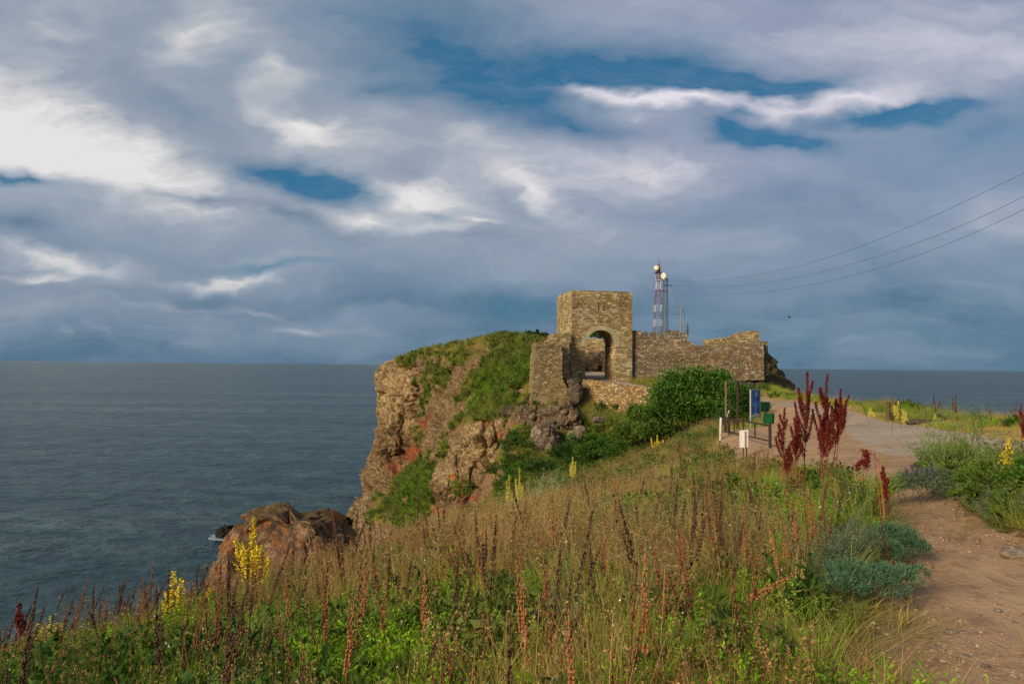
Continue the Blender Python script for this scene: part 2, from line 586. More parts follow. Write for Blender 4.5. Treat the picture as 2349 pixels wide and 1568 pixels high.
def rock_mat(name, masks=False, pale=(0.30, 0.235, 0.17), dark=(0.14, 0.085, 0.05), scale=1.0, lichen=0.3, strata=0.5, veg=0.0):
    m, t, b, o = new_mat(name)
    geo = t.new('ShaderNodeNewGeometry')
    pos = geo.outputs['Position']
    n1_ = t.noise(pos, 0.35 * scale, 6, 0.65, 0.3)
    n2_ = t.noise(pos, 1.7 * scale, 6, 0.7, 0.4)
    n3_ = t.noise(t.mapping(pos, scale=(1, 1, 3.2)), 0.8 * scale, 5, 0.65, 0.5)
    f = t.math('ADD', t.math('MULTIPLY', n1_, 0.45), t.math('MULTIPLY', n2_, 0.55))
    col = t.ramp(f, [(0.30, (*[c * 0.7 for c in dark], 1)), (0.44, (*dark, 1)), (0.55, (*pale, 1)), (0.72, (*[min(1, c * 1.35) for c in pale], 1))])
    col = t.mix(t.math('MULTIPLY', t.mapr(n3_, 0.45, 0.62), strata), col, t.mix(1.0, col, (0.80, 0.55, 0.38, 1), 'MULTIPLY'))
    vo = t.new('ShaderNodeTexVoronoi', feature='DISTANCE_TO_EDGE')
    t.put(vo.inputs['Vector'], t.vmath('ADD', t.mapping(pos, scale=(1, 1, 0.75)), t.vmath('SCALE', t.noisec(pos, 1.5 * scale, 3), scale=0.9)))
    vo.inputs['Scale'].default_value = 0.75 * scale
    crack = t.mapr(vo.outputs[0], 0.0, 0.045, 1, 0)
    crack = t.math('MULTIPLY', crack, t.mapr(n1_, 0.4, 0.6))
    if masks:
        red = t.attr('m_red'); org = t.attr('m_orange'); gr = t.attr('m_grass'); pal = t.attr('m_pale')
        jit = t.math('MULTIPLY', t.math('SUBTRACT', n2_, 0.5), 1.5)
        col = t.mix(t.mapr(t.math('ADD', pal, jit), 0.45, 0.9), col,
                    t.ramp(f, [(0.34, srgb(92, 76, 54)), (0.45, srgb(150, 130, 96)), (0.58, srgb(192, 172, 132)), (0.72, srgb(214, 198, 160))]))
        col = t.mix(t.mapr(t.math('ADD', red, jit), 0.45, 0.8, 0, .85), col, t.ramp(n2_, [(0.35, srgb(96, 44, 24)), (0.6, srgb(160, 84, 50))]))
        col = t.mix(t.mapr(t.math('ADD', org, jit), 0.55, 0.75, 0, .85), col, t.ramp(n2_, [(0.35, srgb(150, 84, 30)), (0.6, srgb(190, 118, 52))]))
        g2 = t.noise(pos, 0.5, 4, 0.6)
        gcol = t.mix(t.mapr(g2, 0.4, 0.6), srgb(140, 120, 62), srgb(98, 118, 42))
        col = t.mix(t.mapr(t.math('ADD', gr, t.math('MULTIPLY', jit, 0.7)), 0.35, 0.6), col, gcol)
    if lichen > 0:
        ln = t.noise(t.mapping(pos, loc=(9, 3, 5)), 1.1 * scale, 5, 0.65)
        col = t.mix(t.mapr(ln, 0.64 - lichen * 0.25, 0.70 - lichen * 0.2, 0, 0.75), col, srgb(158, 92, 44))
    if veg > 0:
        nz = t.new('ShaderNodeSeparateXYZ')
        t.l.new(geo.outputs['Normal'], nz.inputs[0])
        vg = t.mapr(t.math('ADD', nz.outputs[2], t.math('MULTIPLY', t.math('SUBTRACT', n2_, 0.5), 1.5)), 0.95 - veg, 1.15 - veg)
        col = t.mix(vg, col, srgb(88, 80, 40))
    col = t.mix(t.math('MULTIPLY', crack, 0.6), col, t.mix(1.0, col, (0.4, 0.35, 0.3, 1), 'MULTIPLY'))
    if masks: col = t.mix(1.0, col, (0.96, 0.86, 0.74, 1), 'MULTIPLY')
    t.put(b.inputs['Base Color'], col)
    h = t.math('ADD', t.math('MULTIPLY', n2_, 0.8), t.math('MULTIPLY', t.noise(pos, 6 * scale, 5, 0.7), 0.35))
    h = t.math('SUBTRACT', h, t.math('MULTIPLY', crack, 0.5))
    bump(t, b, h, 0.85, 0.45 / scale)
    return m


def veg_mat(name, ca, cb, cc=None, trans=0.35, rough=0.7, inst=True, sat=0.25):
    """colour runs ca -> cb over single blades ('bv'), tufts differ by instance attribute 'tint'"""
    m, t, b, o = new_mat(name)
    bv = t.attr('bv')
    col = t.mix(bv, (*ca, 1), (*cb, 1))
    if inst:
        tint = t.attr('tint', 'INSTANCER')
        if cc is not None:
            col = t.mix(tint, col, t.mix(bv, (*cc, 1), (*[c * 1.5 for c in cc], 1)))
        hs = t.new('ShaderNodeHueSaturation')
        t.put(hs.inputs['Value'], t.mapr(t.attr('val', 'INSTANCER'), 0, 1, 0.65, 1.35))
        t.put(hs.inputs['Color'], col)
        col = hs.outputs[0]
    t.put(b.inputs['Base Color'], col)
    b.inputs['Roughness'].default_value = rough
    b.inputs['Specular IOR Level'].default_value = 0.2
    if trans > 0:
        tr = t.new('ShaderNodeBsdfTranslucent')
        t.put(tr.inputs[0], col)
        ms = t.new('ShaderNodeMixShader')
        ms.inputs[0].default_value = trans
        t.l.new(b.outputs[0], ms.inputs[1]); t.l.new(tr.outputs[0], ms.inputs[2])
        t.l.new(ms.outputs[0], o.inputs[0])
    return m


# ------------------------------------------------------------------ sea
def sea_mat():
    m, t, b, o = new_mat('sea_water')
    geo = t.new('ShaderNodeNewGeometry')
    pos = geo.outputs['Position']
    cam_y = t.new('ShaderNodeSeparateXYZ'); t.l.new(pos, cam_y.inputs[0])
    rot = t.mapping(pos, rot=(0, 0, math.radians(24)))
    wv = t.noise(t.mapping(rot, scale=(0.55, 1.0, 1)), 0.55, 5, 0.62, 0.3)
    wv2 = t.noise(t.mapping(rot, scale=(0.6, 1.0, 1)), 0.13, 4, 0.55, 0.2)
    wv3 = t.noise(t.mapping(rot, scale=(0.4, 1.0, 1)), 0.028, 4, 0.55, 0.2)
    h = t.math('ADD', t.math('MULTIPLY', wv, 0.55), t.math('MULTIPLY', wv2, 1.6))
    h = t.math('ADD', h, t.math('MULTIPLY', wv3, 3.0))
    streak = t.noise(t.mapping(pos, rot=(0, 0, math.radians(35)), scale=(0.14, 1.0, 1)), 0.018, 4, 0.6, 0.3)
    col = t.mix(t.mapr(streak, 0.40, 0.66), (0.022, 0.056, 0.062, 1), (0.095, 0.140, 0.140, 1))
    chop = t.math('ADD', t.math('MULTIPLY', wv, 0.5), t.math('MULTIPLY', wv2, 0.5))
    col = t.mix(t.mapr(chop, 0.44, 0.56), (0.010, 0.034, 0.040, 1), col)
    # foam round the cliff foot
    rocks = [(P(516, 1234, 127), 4.5), (P(795, 1225, 129), 11.0), (P(830, 1240, 122), 9.0)]
    fo = None
    for p, r in rocks:
        d = t.vmath('LENGTH', t.vmath('SUBTRACT', pos, (p.x, p.y, 0)))
        f = t.mapr(d, r * 0.45, r, 1, 0, True)
        fo = f if fo is None else t.math('MAXIMUM', fo, f)
    fn = t.noise(pos, 0.8, 6, 0.7, 0.5)
    foam = t.mapr(t.math('ADD', t.math('MULTIPLY', fo, 0.36), fn), 0.70, 0.80)
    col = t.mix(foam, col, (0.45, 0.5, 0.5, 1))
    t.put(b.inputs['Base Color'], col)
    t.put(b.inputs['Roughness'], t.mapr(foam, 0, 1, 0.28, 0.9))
    b.inputs['Specular IOR Level'].default_value = 0.26
    b.inputs['IOR'].default_value = 1.33
    bump(t, b, h, 1.0, 2.2)
    return m


R = 45000.0
ys = np.concatenate([[-R, -2000, -200], np.linspace(-60, 400, 24), [900, 2500, 8000, 20000, R]])
xs = np.concatenate([[-R, -8000, -2000, -500], np.linspace(-250, 250, 21), [500, 2000, 8000, R]])
XX, YY = np.meshgrid(xs, ys)
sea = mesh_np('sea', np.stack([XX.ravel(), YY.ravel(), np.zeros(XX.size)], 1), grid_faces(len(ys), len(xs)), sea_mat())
tag(sea, kind='structure')

# ------------------------------------------------------------------ near land: a narrow neck of plateau
LB = [(-9, -7.0), (0, -5.9), (7, -5.3), (11, -5.0), (16, -5.2), (23, -5.4), (32, -5.0), (38, -4.3), (44, -2.6), (50, -1.0), (58, 0.0), (64, 0.4), (70, 1.6), (80, 4.5), (110, 5)]
RB = [(-9, 19), (12, 18.6), (24, 18.6), (33, 19.8), (40, 21.8), (48, 23.6), (56, 24.8), (64, 26.4), (72, 27.8), (80, 28.4), (110, 28)]
HC = [(2, -6, -1.65), (2, 0, -1.65), (2.4, 3.6, -1.65), (4, 6, -1.66), (5.6, 10, -1.8), (7, 14, -2.0), (8.5, 22, -2.5), (9, 29, -2.7), (14, 30, -2.5),
      (15, 45, -2.7), (18, 60, -2.75), (24, 62, -2.6), (20, 45, -2.5), (17, 33, -2.35), (17, 24, -1.95), (12, 12, -1.75),
      (18, 10, -1.7), (8, 3, -1.55), (14, 0, -1.6), (10, 18, -2.15), (12, 24, -2.3),
      (-5.2, 7, -3.3), (-4.9, 11, -4.4), (-5.2, 23, -6.9), (-5, 16, -5.5), (-4.2, 38, -8.9), (-0.8, 50, -9.9), (1, 58, -8.6), (1.2, 64, -6.6),
      (3.5, 66.5, -5.0), (6, 66, -5.8), (8.5, 63.0, -7.2), (11, 58, -6.4), (-5.6, 0, -2.7), (-6.5, -8, -2.2),
      (7.5, 52, -7.0), (2, 20, -4.3), (4, 30, -5.5), (0, 30, -7.0), (5, 40, -6.9), (8.0, 38, -5.4), (8.0, 31, -3.6), (10.6, 39, -4.4), (2, 45, -8.6), (0, 12, -3.0),
      (1, 8, -2.15), (0, 4, -1.85), (-2, 5, -2.4), (-4, 3, -2.6), (-3, 0, -2.2), (-2.5, 12, -3.7), (-1, 20, -5.0), (11.5, 46, -5.0), (13.0, 55, -4.6),
      (9.8, 72, -1.95), (9.8, 80, -1.2), (9.5, 92, -0.5), (12, 68, -2.6), (15, 63.5, -2.85), (20, 70, -2.1), (26, 72, -2.0), (24, 90, -0.5), (5, 100, 0.5), (5, 74, -1.5), (25, 100, 0)]
hfit = tps_fit([(a, b) for a, b, c in HC], [c for a, b, c in HC], 0.5)
ROAD_L = [(8.6, 12), (8.9, 14), (9.3, 16), (9.9, 19), (11.4, 23), (14, 29), (16, 35), (17.2, 42), (17.4, 50), (16.2, 57), (14.2, 62), (11, 68.2), (8.4, 71.5), (8.0, 78), (8, 97)]
ROAD_R = [(13.2, 12), (13.6, 15), (14, 19), (15, 24), (17, 32), (19.2, 40), (20.5, 48), (20.2, 56), (18, 62), (15, 67), (12.6, 71.5), (12.0, 78), (12.3, 97)]
ROAD = ROAD_L + ROAD_R[::-1]
CLEAR = [(5.15, 9.2), (5.2, 11.2), (4.9, 13.0), (5.5, 17), (6.5, 21), (7.9, 27), (9.2, 31.5), (12, 33.5), (15.0, 40), (16.8, 47), (17, 54), (15.5, 60),
         (22, 60), (22.6, 52), (21.3, 46), (18.9, 38), (16.4, 30), (14.6, 23), (12.5, 17.5), (9.2, 14.4), (7.2, 11.6), (6.2, 9.6)]
PATH = [(2.75, -6, 1.25), (2.8, 2, 1.25), (3.0, 3.6, 1.2), (3.75, 5.4, .88), (4.55, 7.2, .60), (5.2, 8.8, .42), (5.7, 10.0, .5)]


def path_val(X, Y):
    """signed metres inside (+) the trodden path"""
    X = X + 0.16 * vnoise(X * 2.2, Y * 2.2, 0, 5); Y = Y + 0.0
    best = np.full(np.shape(X), -99.0)
    for (x1, y1, w1), (x2, y2, w2) in zip(PATH[:-1], PATH[1:]):
        dx, dy = x2 - x1, y2 - y1
        t = np.clip(((X - x1) * dx + (Y - y1) * dy) / (dx * dx + dy * dy), 0, 1)
        best = np.maximum(best, (w1 + t * (w2 - w1)) - np.hypot(X - x1 - t * dx, Y - y1 - t * dy))
    return best


def clear_in(X, Y):
    n = 0.35 * vnoise(X * 1.1, Y * 1.1, 0, 8)
    return in_poly(X + n, Y + n, CLEAR)


def road_in(X, Y):
    n = 0.12 * vnoise(X * 1.6, Y * 1.6, 0, 9)
    return in_poly(X + n, Y, ROAD)


def brink(Y):
    l = np.interp(Y, [a for a, b in LB], [b for a, b in LB]) + 0.5 * vnoise(Y * 0.35, 0 * Y, 0, 3) + 0.2 * vnoise(Y * 1.3, 0 * Y, 0, 4)
    r = np.interp(Y, [a for a, b in RB], [b for a, b in RB]) + 0.5 * vnoise(Y * 0.3, 0 * Y + 7, 0, 3)
    return l, r


def ground_z(X, Y):
    X = np.asarray(X, float); Y = np.asarray(Y, float)
    l, r = brink(Y)
    Xc = np.clip(X, l, r)
    z = tps_eval(hfit, Xc, Y)
    pv = path_val(X, Y)
    hard = (pv > 0) | clear_in(X, Y) | road_in(X, Y)
    amp = np.where(hard, 0.25, 1.0)
    z = z + amp * (0.14 * fbm(X * 0.6, Y * 0.6, 0, 3, 11) + 0.05 * fbm(X * 2.3, Y * 2.3, 0, 3, 12))
    z = z - 0.05 * np.clip(pv / 0.3, 0, 1)
    z = z + 0.012 * fbm(X * 9, Y * 9, 0, 3, 13)
    d = np.maximum(l - X, X - r)
    d = np.maximum(d, 0)
    dn = np.maximum(d * (1 + 0.35 * vnoise(X * .5, Y * .5, 0, 14)), 0)
    z = z - np.interp(dn, [0, .7, 1.5, 3, 6, 10, 30], [0, .45, 2.4, 8, 20, 33, 42])
    return CZ + z


def gz(x, y):
    return float(ground_z(np.array([x]), np.array([y]))[0])


NY, NI, NO = 470, 330, 46
tY = np.linspace(0, 1, NY)
Ys = -5 + 9 * tY * 1.0 + 101 * tY ** 2.1
l_, r_ = brink(Ys)
ci = np.linspace(0, 1, NI)
wgt = ci ** 1.25
rows = []
outl = -26 * (np.linspace(1, 0, NO, endpoint=False) ** 2.0)
outr = 26 * (np.linspace(0, 1, NO + 1)[1:] ** 2.0)
for j in range(NY):
    rows.append(np.concatenate([l_[j] + outl, l_[j] + (r_[j] - l_[j]) * wgt, r_[j] + outr]))
GX = np.array(rows); GY = np.repeat(Ys[:, None], GX.shape[1], 1)
GZ = ground_z(GX, GY)
# rock relief on the steep faces
dd = np.maximum(np.maximum(l_[:, None] - GX, GX - r_[:, None]), 0)
rel = np.clip(dd / 1.5, 0, 1)
GXd = GX + rel * 0.9 * fbm(GX * .6, GY * .6, GZ * .6, 4, 31)
GYd = GY + rel * 0.9 * fbm(GX * .6, GY * .6, GZ * .6, 4, 41)
Fg = grid_faces(*GX.shape)
cx = GX.ravel()[Fg].mean(1); cy = GY.ravel()[Fg].mean(1)
m_road = road_in(cx, cy)
m_path = ((path_val(cx, cy) > 0) | clear_in(cx, cy)) & ~m_road
Vg = np.stack([GXd.ravel(), GYd.ravel(), GZ.ravel()], 1)


def sub(name, mask, mat):
    f = Fg[mask]
    u, inv = np.unique(f, return_inverse=True)
    return mesh_np(name, Vg[u], inv.reshape(f.shape), mat, smooth=True)


def ground_mat():
    m, t, b, o = new_mat('hill_soil')
    geo = t.new('ShaderNodeNewGeometry')
    pos = geo.outputs['Position']
    a = t.noise(pos, 0.8, 5, 0.65); c = t.noise(pos, 6, 5, 0.7)
    col = t.mix(t.mapr(a, 0.4, 0.6), srgb(74, 56, 34), srgb(70, 70, 34))
    col = t.mix(t.mapr(c, 0.35, 0.65), col, srgb(104, 84, 52))
    sx = t.new('ShaderNodeSeparateXYZ'); t.l.new(pos, sx.inputs[0])
    verge = t.math('MULTIPLY', t.mapr(t.math('SUBTRACT', sx.outputs[0], t.math('MULTIPLY', sx.outputs[1], 0.22)), 6.5, 9.5), t.mapr(a, 0.3, 0.5, 0.4, 1))
    col = t.mix(verge, col, t.mix(t.mapr(c, 0.35, 0.65), srgb(140, 118, 66), srgb(172, 148, 92)))
    nz = t.new('ShaderNodeSeparateXYZ'); t.l.new(geo.outputs['Normal'], nz.inputs[0])
    steep = t.mapr(nz.outputs[2], 0.75, 0.55)
    rk = t.mix(t.mapr(c, 0.4, 0.6), srgb(88, 62, 42), srgb(150, 112, 78))
    col = t.mix(steep, col, rk)
    t.put(b.inputs['Base Color'], col)
    bump(t, b, t.math('ADD', a, c), 0.7, 0.12)
    return m


def dirt_mat():
    m, t, b, o = new_mat('trodden_dirt')
    geo = t.new('ShaderNodeNewGeometry')
    pos = geo.outputs['Position']
    a = t.noise(pos, 0.7, 5, 0.6, .3); c = t.noise(pos, 5, 6, 0.7); f = t.noise(pos, 40, 4, 0.7)
    col = t.mix(t.mapr(a, 0.35, 0.65), srgb(160, 126, 94), srgb(182, 148, 112))
    col = t.mix(t.mapr(c, 0.52, 0.72), col, srgb(120, 88, 62))
    col = t.mix(t.mapr(f, 0.56, 0.72, 0, .6), col, srgb(196, 164, 130))
    col = t.mix(t.mapr(f, 0.44, 0.30, 0, .7), col, srgb(98, 68, 48))
    g = t.noise(t.mapping(pos, loc=(3, 8, 0)), 0.9, 5, 0.7)
    col = t.mix(t.mapr(g, 0.60, 0.68, 0, .7), col, srgb(126, 112, 62))
    ft = t.noise(t.mapping(pos, rot=(0, 0, -0.5), scale=(2.2, 0.7, 1)), 3.2, 4, 0.6)
    col = t.mix(t.mapr(ft, 0.60, 0.68, 0, .4), col, srgb(112, 76, 54))
    t.put(b.inputs['Base Color'], col)
    h = t.math('ADD', t.math('MULTIPLY', c, 0.7), t.math('MULTIPLY', f, 0.35))
    bump(t, b, t.math('ADD', h, t.math('MULTIPLY', ft, 0.5)), 0.9, 0.05)
    return m


def road_mat():
    m, t, b, o = new_mat('worn_road')
    geo = t.new('ShaderNodeNewGeometry')
    pos = geo.outputs['Position']
    a = t.noise(pos, 0.35, 5, 0.6, .3); f = t.noise(pos, 18, 5, 0.7)
    col = t.mix(t.mapr(a, 0.35, 0.65), srgb(150, 132, 112), srgb(170, 150, 128))
    col = t.mix(t.mapr(f, 0.45, 0.7, 0, .5), col, srgb(126, 108, 90))
    vo = t.new('ShaderNodeTexVoronoi', feature='DISTANCE_TO_EDGE')
    t.put(vo.inputs['Vector'], t.vmath('ADD', pos, t.vmath('SCALE', t.noisec(pos, 0.8, 3), scale=2.2)))
    vo.inputs['Scale'].default_value = 0.22
    cr = t.mapr(vo.outputs[0], 0.0, 0.012, 1, 0)
    col = t.mix(t.math('MULTIPLY', cr, 0.75), col, srgb(84, 70, 52))
    gr = t.noise(t.mapping(pos, loc=(4, 1, 0)), 0.6, 4, 0.6)
    col = t.mix(t.mapr(gr, 0.58, 0.66, 0, .5), col, srgb(166, 126, 92))
    t.put(b.inputs['Base Color'], col)
    bump(t, b, t.math('SUBTRACT', f, cr), 0.5, 0.02)
    return m


tag(sub('ground', ~(m_road | m_path), ground_mat()), kind='structure')
tag(sub('dirt_path', m_path, dirt_mat()), kind='structure')
tag(sub('road', m_road, road_mat()), kind='structure')

# ------------------------------------------------------------------ headland cliff
NS, NTT = 400, 330
Lpx = [(870, 838), (866, 868), (867, 905), (865, 940), (867, 976), (859, 1003), (852, 1030), (843, 1052), (836, 1078), (829, 1092), (828, 1112), (836, 1124), (830, 1140), (812, 1155), (801, 1168), (797, 1195), (792, 1212), (788, 1240)]
Rim = [(870, 838), (885, 830), (900, 826), (935, 816), (960, 807), (985, 800), (1012, 797), (1045, 790), (1085, 782), (1120, 775), (1160, 771), (1200, 776), (1235, 782), (1290, 786)]
tt = np.linspace(0, 1, NTT)
ss = np.linspace(0, 1, NS)
ly = np.array([p[1] for p in Lpx], float); lx = np.array([p[0] for p in Lpx], float)
rx_ = np.array([p[0] for p in Rim], float); ry_ = np.array([p[1] for p in Rim], float)
S, T = np.meshgrid(ss, tt)
BOT = 1240.0
rimx = 870 + S * (1290 - 870)
rimy = np.interp(rimx, rx_, ry_)
leftx = np.interp(838 + T * (BOT - 838), ly, lx)
PX = leftx + (1290 - leftx) * S
# keep the rim where it should be near the top
PY = rimy + (BOT - rimy) * T
DC = [(870, 840, 150), (905, 828, 146), (935, 815, 141), (985, 800, 131), (1045, 790, 120), (1120, 775, 108), (1200, 777, 94), (1290, 786, 86),
      (867, 900, 147), (867, 975, 144.5), (852, 1030, 143), (835, 1080, 140.5), (829, 1110, 138), (800, 1170, 134), (795, 1240, 132),
      (915, 900, 141), (915, 960, 139), (950, 900, 137), (965, 960, 134), (905, 1020, 137), (960, 1020, 128), (930, 1080, 127), (1000, 930, 121),
      (985, 870, 128), (1050, 840, 111), (1050, 900, 108), (1110, 820, 100), (1180, 810, 92), (1215, 850, 83), (1190, 900, 81), (1140, 880, 89), (1090, 920, 94), (1210, 925, 75.5),
      (1045, 962, 92), (1062, 975, 82), (1110, 962, 79), (1150, 955, 77), (1055, 1050, 80), (1110, 1050, 76.5), (1150, 1050, 75.5), (1020, 1060, 82), (1005, 1120, 80), (1080, 1140, 75.5), (1150, 1110, 74),
      (1000, 1010, 103), (985, 1060, 100), (975, 1090, 93), (930, 1110, 104), (865, 1175, 114), (990, 1150, 88), (900, 1190, 105), (880, 1110, 128), (860, 1145, 130),
      (1175, 985, 75), (1210, 960, 72.5), (1250, 950, 71.8), (1290, 950, 72), (1200, 1030, 73.5), (1240, 1030, 71), (1290, 1050, 70), (1250, 1150, 68), (1290, 1200, 67), (1160, 1200, 71), (1060, 1220, 73), (960, 1230, 84)]
dfit = tps_fit([(a / 400.0, b / 400.0) for a, b, c in DC], [math.log(c) for a, b, c in DC], 2e-4)
D = np.exp(tps_eval(dfit, PX / 400.0, PY / 400.0))


def pix_to_world(px, py, Y):
    dx = px - 1174.5; dy = py - 784
    vx = fwd.x * FP + RV.x * dx - UV_.x * dy
    vy = fwd.y * FP + RV.y * dx - UV_.y * dy
    vz = fwd.z * FP + RV.z * dx - UV_.z * dy
    return vx / vy * Y, Y, CZ + vz / vy * Y


HX, HY, HZ = pix_to_world(PX, PY, D)


def G(cx_, cy_, rx__, ry__, ang=0.0):
    a = math.radians(ang)
    dx = PX - cx_; dy = PY - cy_
    u = (dx * math.cos(a) + dy * math.sin(a)) / rx__
    v = (-dx * math.sin(a) + dy * math.cos(a)) / ry__
    return np.exp(-(u * u + v * v))


m_grass = np.maximum.reduce([
    np.clip(1.2 - (PY - rimy) / 24.0, 0, 1) * np.clip((PX - 895) / 20, 0, 1),
    G(1150, 860, 95, 42, -38) * 1.4, G(1195, 830, 45, 50) * 1.3, G(1190, 930, 50, 12, -12) * 1.2, G(1120, 945, 70, 14, -22) * 1.2,
    G(1090, 880, 50, 28, -50), G(1060, 820, 60, 18, -10) * .8, G(1000, 860, 50, 60, 50) * .42, G(980, 910, 20, 50, 10) * .5,
    G(935, 1105, 62, 22, -48) * 1.5, G(890, 1165, 40, 22, -48) * 1.5, G(965, 1130, 22, 50) * 1.2, G(920, 1180, 60, 30) * 1.1, G(1180, 990, 22, 60) * 1.25, G(1190, 1050, 22, 40) * 1.2, G(1065, 1118, 28, 16) * 1.25,
    G(1230, 1080, 60, 60) * 1.1, G(1270, 1040, 40, 50), G(968, 875, 22, 9) * 1.3, G(1020, 1030, 12, 40) * .6, G(1250, 960, 60, 8) * .8, G(965, 1000, 14, 30) * .6])
m_red = np.maximum.reduce([G(975, 985, 20, 38, 10) * 1.0, G(950, 1040, 30, 30) * 1.0, G(905, 1075, 38, 24) * .75, G(935, 1045, 50, 14, 10) * .7, G(900, 1120, 60, 25, -20) * .45,
                           G(992, 960, 8, 18) * .9, G(1000, 1120, 26, 26) * .5, G(1090, 1145, 60, 18) * .75, G(990, 1170, 60, 22) * .7, G(1060, 985, 10, 22) * .5])
m_org = np.maximum.reduce([G(1100, 963, 55, 9) * .8, G(1148, 1000, 9, 40) * .75, G(1040, 1090, 18, 18) * .85, G(1088, 1025, 8, 16) * .7, G(1120, 1140, 30, 10) * .6, G(1195, 1010, 14, 20) * .5])
m_pale = np.maximum.reduce([G(905, 900, 52, 95) * 1.15, G(925, 980, 60, 26) * .7, G(1100, 1020, 60, 90) * .95, G(1020, 1090, 32, 60) * .85, G(830, 1160, 40, 40) * .6, G(1245, 1020, 35, 40) * .7, G(1150, 1090, 30, 40) * .7, G(890, 1110, 30, 22) * .4])
m_red *= (1 - np.clip(m_grass - .4, 0, 1))

# wraps: over the top (plateau), round the left end, and down below the bottom
def ext_rows(A, n, fn):
    return np.array([fn(A, k) for k in range(n)])


top_d = np.array([55, 30, 16, 8, 4, 2, 0.9])
tX = np.array([HX[0] + d * 0.0 for d in top_d]); tYy = np.array([HY[0] + d for d in top_d]); tZ = np.array([HZ[0] + 0.15 * min(d, 1) - 0.055 * d for d in top_d])
HX = np.vstack([tX, HX, HX[-1:]]); HY = np.vstack([tYy, HY, HY[-1:] + 1]); HZ = np.vstack([tZ, HZ, np.full((1, NS), -3.0)])


def padrows(A, nt, nb):
    return np.vstack([np.repeat(A[:1], nt, 0), A, np.repeat(A[-1:], nb, 0)])


masks = [padrows(a, len(top_d), 1) for a in (m_grass, m_red, m_org, m_pale)]
lw = [(26, 60), (14, 40), (6, 24), (2, 13), (0.8, 7), (0.2, 3.4), (0.0, 1.2)]
lX = np.stack([HX[:, 0] + a for a, b_ in lw], 1); lY = np.stack([HY[:, 0] + b_ for a, b_ in lw], 1); lZ = np.stack([HZ[:, 0] - 0.04 * b_ for a, b_ in lw], 1)
HX = np.hstack([lX, HX]); HY = np.hstack([lY, HY]); HZ = np.hstack([lZ, HZ])
masks = [np.hstack([np.repeat(a[:, :1], len(lw), 1), a]) for a in masks]
# displacement
mg = np.clip(masks[0], 0, 1)
rk = 1 - 0.75 * np.clip(mg * 1.3, 0, 1)
nr, nc = HX.shape
Pv = np.stack([HX, HY, HZ], -1)
dS = np.gradient(Pv, axis=1); dT = np.gradient(Pv, axis=0)
Nn = np.cross(dT, dS); Nn /= (np.linalg.norm(Nn, axis=-1, keepdims=True) + 1e-9)
toC = np.array([0, 0, CZ]) - Pv
sgn = np.sign((Nn * toC).sum(-1, keepdims=True)); Nn *= np.where(sgn == 0, 1, sgn)
w1x = HX + 1.2 * fbm(HX * .3, HY * .3, HZ * .3, 3, 71)
w1z = HZ + 0.8 * fbm(HX * .3, HY * .3, HZ * .3, 3, 72)
f1, f2, cid = worley(w1x * .20, HY * .10, w1z * .11, 51)
g1, g2, gid = worley(w1x * .62, HY * .35, w1z * .42, 52)
k1, k2, kid = worley(w1x * 2.2, HY * 1.6, w1z * 2.2, 53)
ridge = 1 - np.abs(fbm(HX * .18, HY * .12, HZ * .16, 4, 61)) * 2
disp = 2.8 * (cid - .5) + 0.8 * (gid - .5) + 0.30 * (kid - .5) - 1.3 * np.exp(-((f2 - f1) / 0.045) ** 2) - 0.40 * np.exp(-((g2 - g1) / 0.05) ** 2)
v1, v2, vid = worley(w1x * .34, HY * .16, w1z * .05, 55)
disp += 1.1 * (vid - .5) - 1.2 * np.exp(-((v2 - v1) / .05) ** 2)
disp += 0.5 * (ridge - .5) + 0.8 * fbm(HX * .6, HY * .45, HZ * .6, 6, 62, 0.66)
ledge = (HZ * 0.45 + 0.8 * fbm(HX * .15, HY * .1, HZ * .1, 3, 63)) % 1.0
disp += 0.8 * (ledge - .5) * np.clip((HZ - 6) / 6, 0, 1)
edge = np.ones_like(HX)
rowi = np.arange(nr)[:, None] * np.ones((1, nc))
edge = np.clip((rowi - len(top_d)) / 10.0, 0.06, 1)
coli = np.ones((nr, 1)) * np.arange(nc)[None]
near_l = np.clip(np.abs(coli - len(lw)) / 9.0, 0.35, 1)
dep = np.clip(HY / 130.0, 0.55, 1)
bump_g = 0.35 * fbm(HX * .45, HY * .45, HZ * .45, 4, 64)
Pv = Pv + Nn * ((disp * rk * dep + bump_g) * edge * near_l)[..., None]
H_V = Pv
hatt = dict(m_grass=masks[0].ravel(), m_red=masks[1].ravel(), m_orange=masks[2].ravel(), m_pale=masks[3].ravel())
head = mesh_np('cliff_headland', Pv.reshape(-1, 3), grid_faces(nr, nc), rock_mat('cliff_rock', masks=True, pale=(0.30, 0.225, 0.125), dark=(0.115, 0.08, 0.040), scale=1.3, lichen=0.05, strata=0.45), smooth=True, attrs=hatt)
tag(head, kind='structure')


